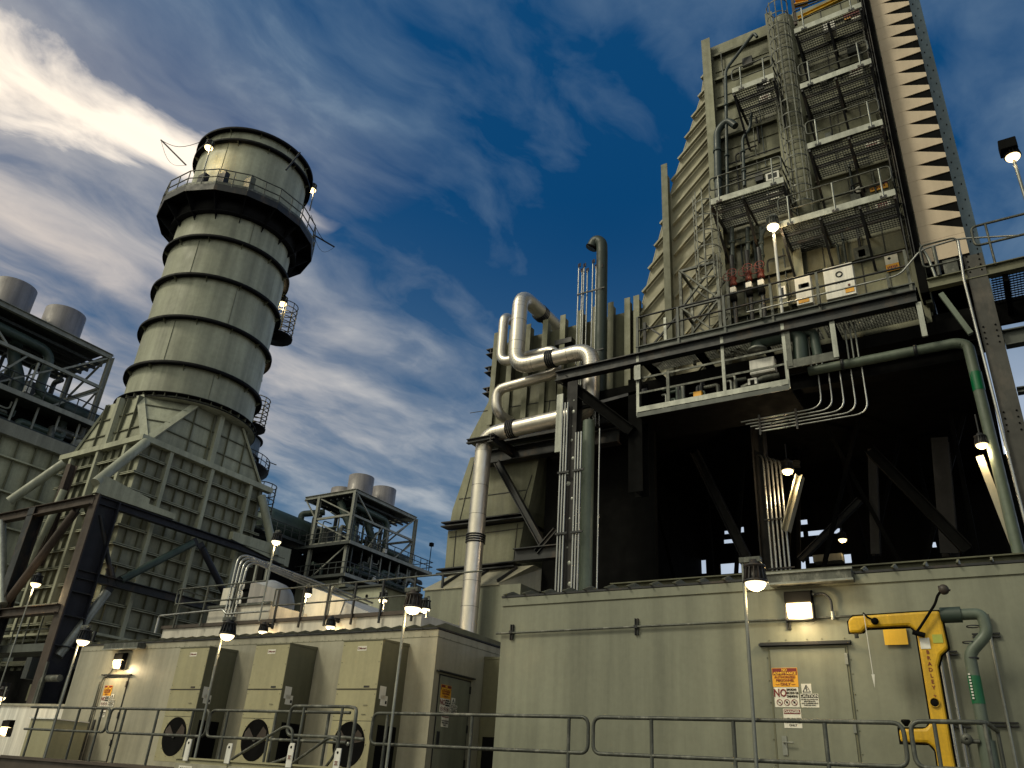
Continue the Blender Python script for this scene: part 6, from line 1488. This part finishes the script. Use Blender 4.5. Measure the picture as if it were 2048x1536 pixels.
# lamps of the machine roof
pole_lamp(553, 1082, 15.8, 'pole lamp glowing before the far boiler units', .95, .05, 5.4, watts=25)
pole_lamp(615, 1187, 17.2, 'pole lamp standing among the roof equipment', .85, .05, 5.4, watts=25)
pole_lamp(766, 1199, 17.6, 'pole lamp beside the wedge shaped duct cover', .85, -.1, 5.4, watts=25)
pole_lamp(850, 1217, 13.5, 'pole lamp just behind the one at the shelter corner', .75, -.1, 4.7, watts=14)
for px, py, lab in ((526, 1262, 'small round wall lamp below the vessel'), (661, 1252, 'small round wall lamp below the wedge shaped duct cover')):
    c = W(px, py, y=YB - .28); t = thing('wall_lamp', lab, 'lamp', c, 'round wall lamps of the machine enclosure'); lamp_head(t, c, .85, lamp_w, 16); M().box(c.x - .05, c.x + .05, c.y + .1, YB - .01, c.z + .14, c.z + .24).out('bracket', steel, t)
# ---- lower left corner
c = W(72, 1166, y=16.5); t = thing('pole_lamp', 'pole lamp glowing between the navy column and the ribbed wall', 'lamp', (c.x, 16.5, 2), 'pole lamps'); lamp_head(t, c, 1.3, lamp_e, 60); M().tube([c + V((-.1, 0, .4)), c + V((-.1, 0, -5))], .03, 8).out('pole', galv, t)
t = thing('low_shelter', 'low cream shelter at the picture corner below the navy column', 'shelter', (-33, 18, 0))
a = W(130, 1412, y=16)
M().box(-42, a.x + .6, 16, 20, 0, a.z).out('wall', white, t)
M().box(-42, a.x + .65, 15.93, 15.999, a.z - .02, a.z + .05).out('roof_edge', tan, t)
M().box(-42, -31.2, 14.0, 15.9, 0, W(40, 1440, y=14).z).out('annex', lag, t)
M().box(-42, -31.15, 13.95, 13.999, W(40, 1440, y=14).z - .04, W(40, 1440, y=14).z + .02).out('annex_edge', olive_d, t)
c = W(4, 1462, y=13.8); wall_pack((c.x, 13.99, c.z + .1), 'glowing flood light on the low cream shelter at the picture corner', .42, 22)
c = W(2, 1393, y=14.5); t = thing('wall_lamp', 'glowing lamp at the picture edge above the low cream shelter', 'lamp', c); lamp_head(t, c, 1.0, lamp_w, 25); M().tube([c + V((.15, 0, .3)), (c.x + .15, 14.5, 2.4)], .025, 6).out('pole', galv, t)
a, b = W(28, 1440, y=13.2), W(106, 1536, y=13.2)
t = thing('low_cabinet', 'olive grey cabinet standing between the low shelter and the railing', 'cabinet', (a.x + 1, 13.6, 0))
M().box(W(58, 1450, y=13.2).x, W(106, 1450, y=13.2).x, 13.2, 14.2, 0, W(80, 1438, y=13.2).z).out('body', acm, t, bevel=.01)
M().box(W(58, 1450, y=13.2).x - .02, W(106, 1450, y=13.2).x + .02, 13.15, 14.2, W(80, 1438, y=13.2).z + .002, W(80, 1438, y=13.2).z + .03).out('top', white, t)
# ground level clutter between column and shelter
t = thing('pump_skid', 'dark cluttered pump skid at the foot of the navy column', 'machinery', (-32, 17.5, 0))
rnd = random.Random(21)
for k in range(26):
    x = rnd.uniform(-38, -29); y = rnd.uniform(16.6, 18.2); z = rnd.uniform(1, 4.2)
    if k % 3 == 0: M().box(x, x + rnd.uniform(.3, .9), y, y + .5, z, z + rnd.uniform(.3, 1.0)).out('motor_box', rnd.choice([steel, acd, fard]), t)
    elif k % 3 == 1: M().tube([(x, y, 0), (x, y, z), (x + rnd.uniform(.3, 1.2), y, z)], rnd.uniform(.06, .14), 8, .2).out('small_pipe', rnd.choice([galv, steel, galvr]), t)
    else: M().bar((x, y, 0), (x + rnd.uniform(-1, 1), y, rnd.uniform(3, 6)), .08, .08).out('frame_bar', rnd.choice([steel, galvr]), t)
M().box(-40, -27.5, 18.2, 18.4, 0, 4.6).out('backing_wall', shade_black, t)
t = thing('gantry_platform', 'small railed gantry behind the navy column', 'platform', (-35, 17.6, 5))
zz = W(60, 1290, y=17.6).z
M().box(-40, XF - .6, 17.4, 18.4, zz - .3, zz).out('floor', gant, t)
s = M()
for h in (.55, 1.1): s.tube([(-40, 17.4, zz + h), (XF - .6, 17.4, zz + h)], .03, 6)
for k in range(9): s.tube([(-39.8 + k * .95, 17.4, zz), (-39.8 + k * .95, 17.4, zz + 1.1)], .028, 6)
s.out('railing', galvr, t)
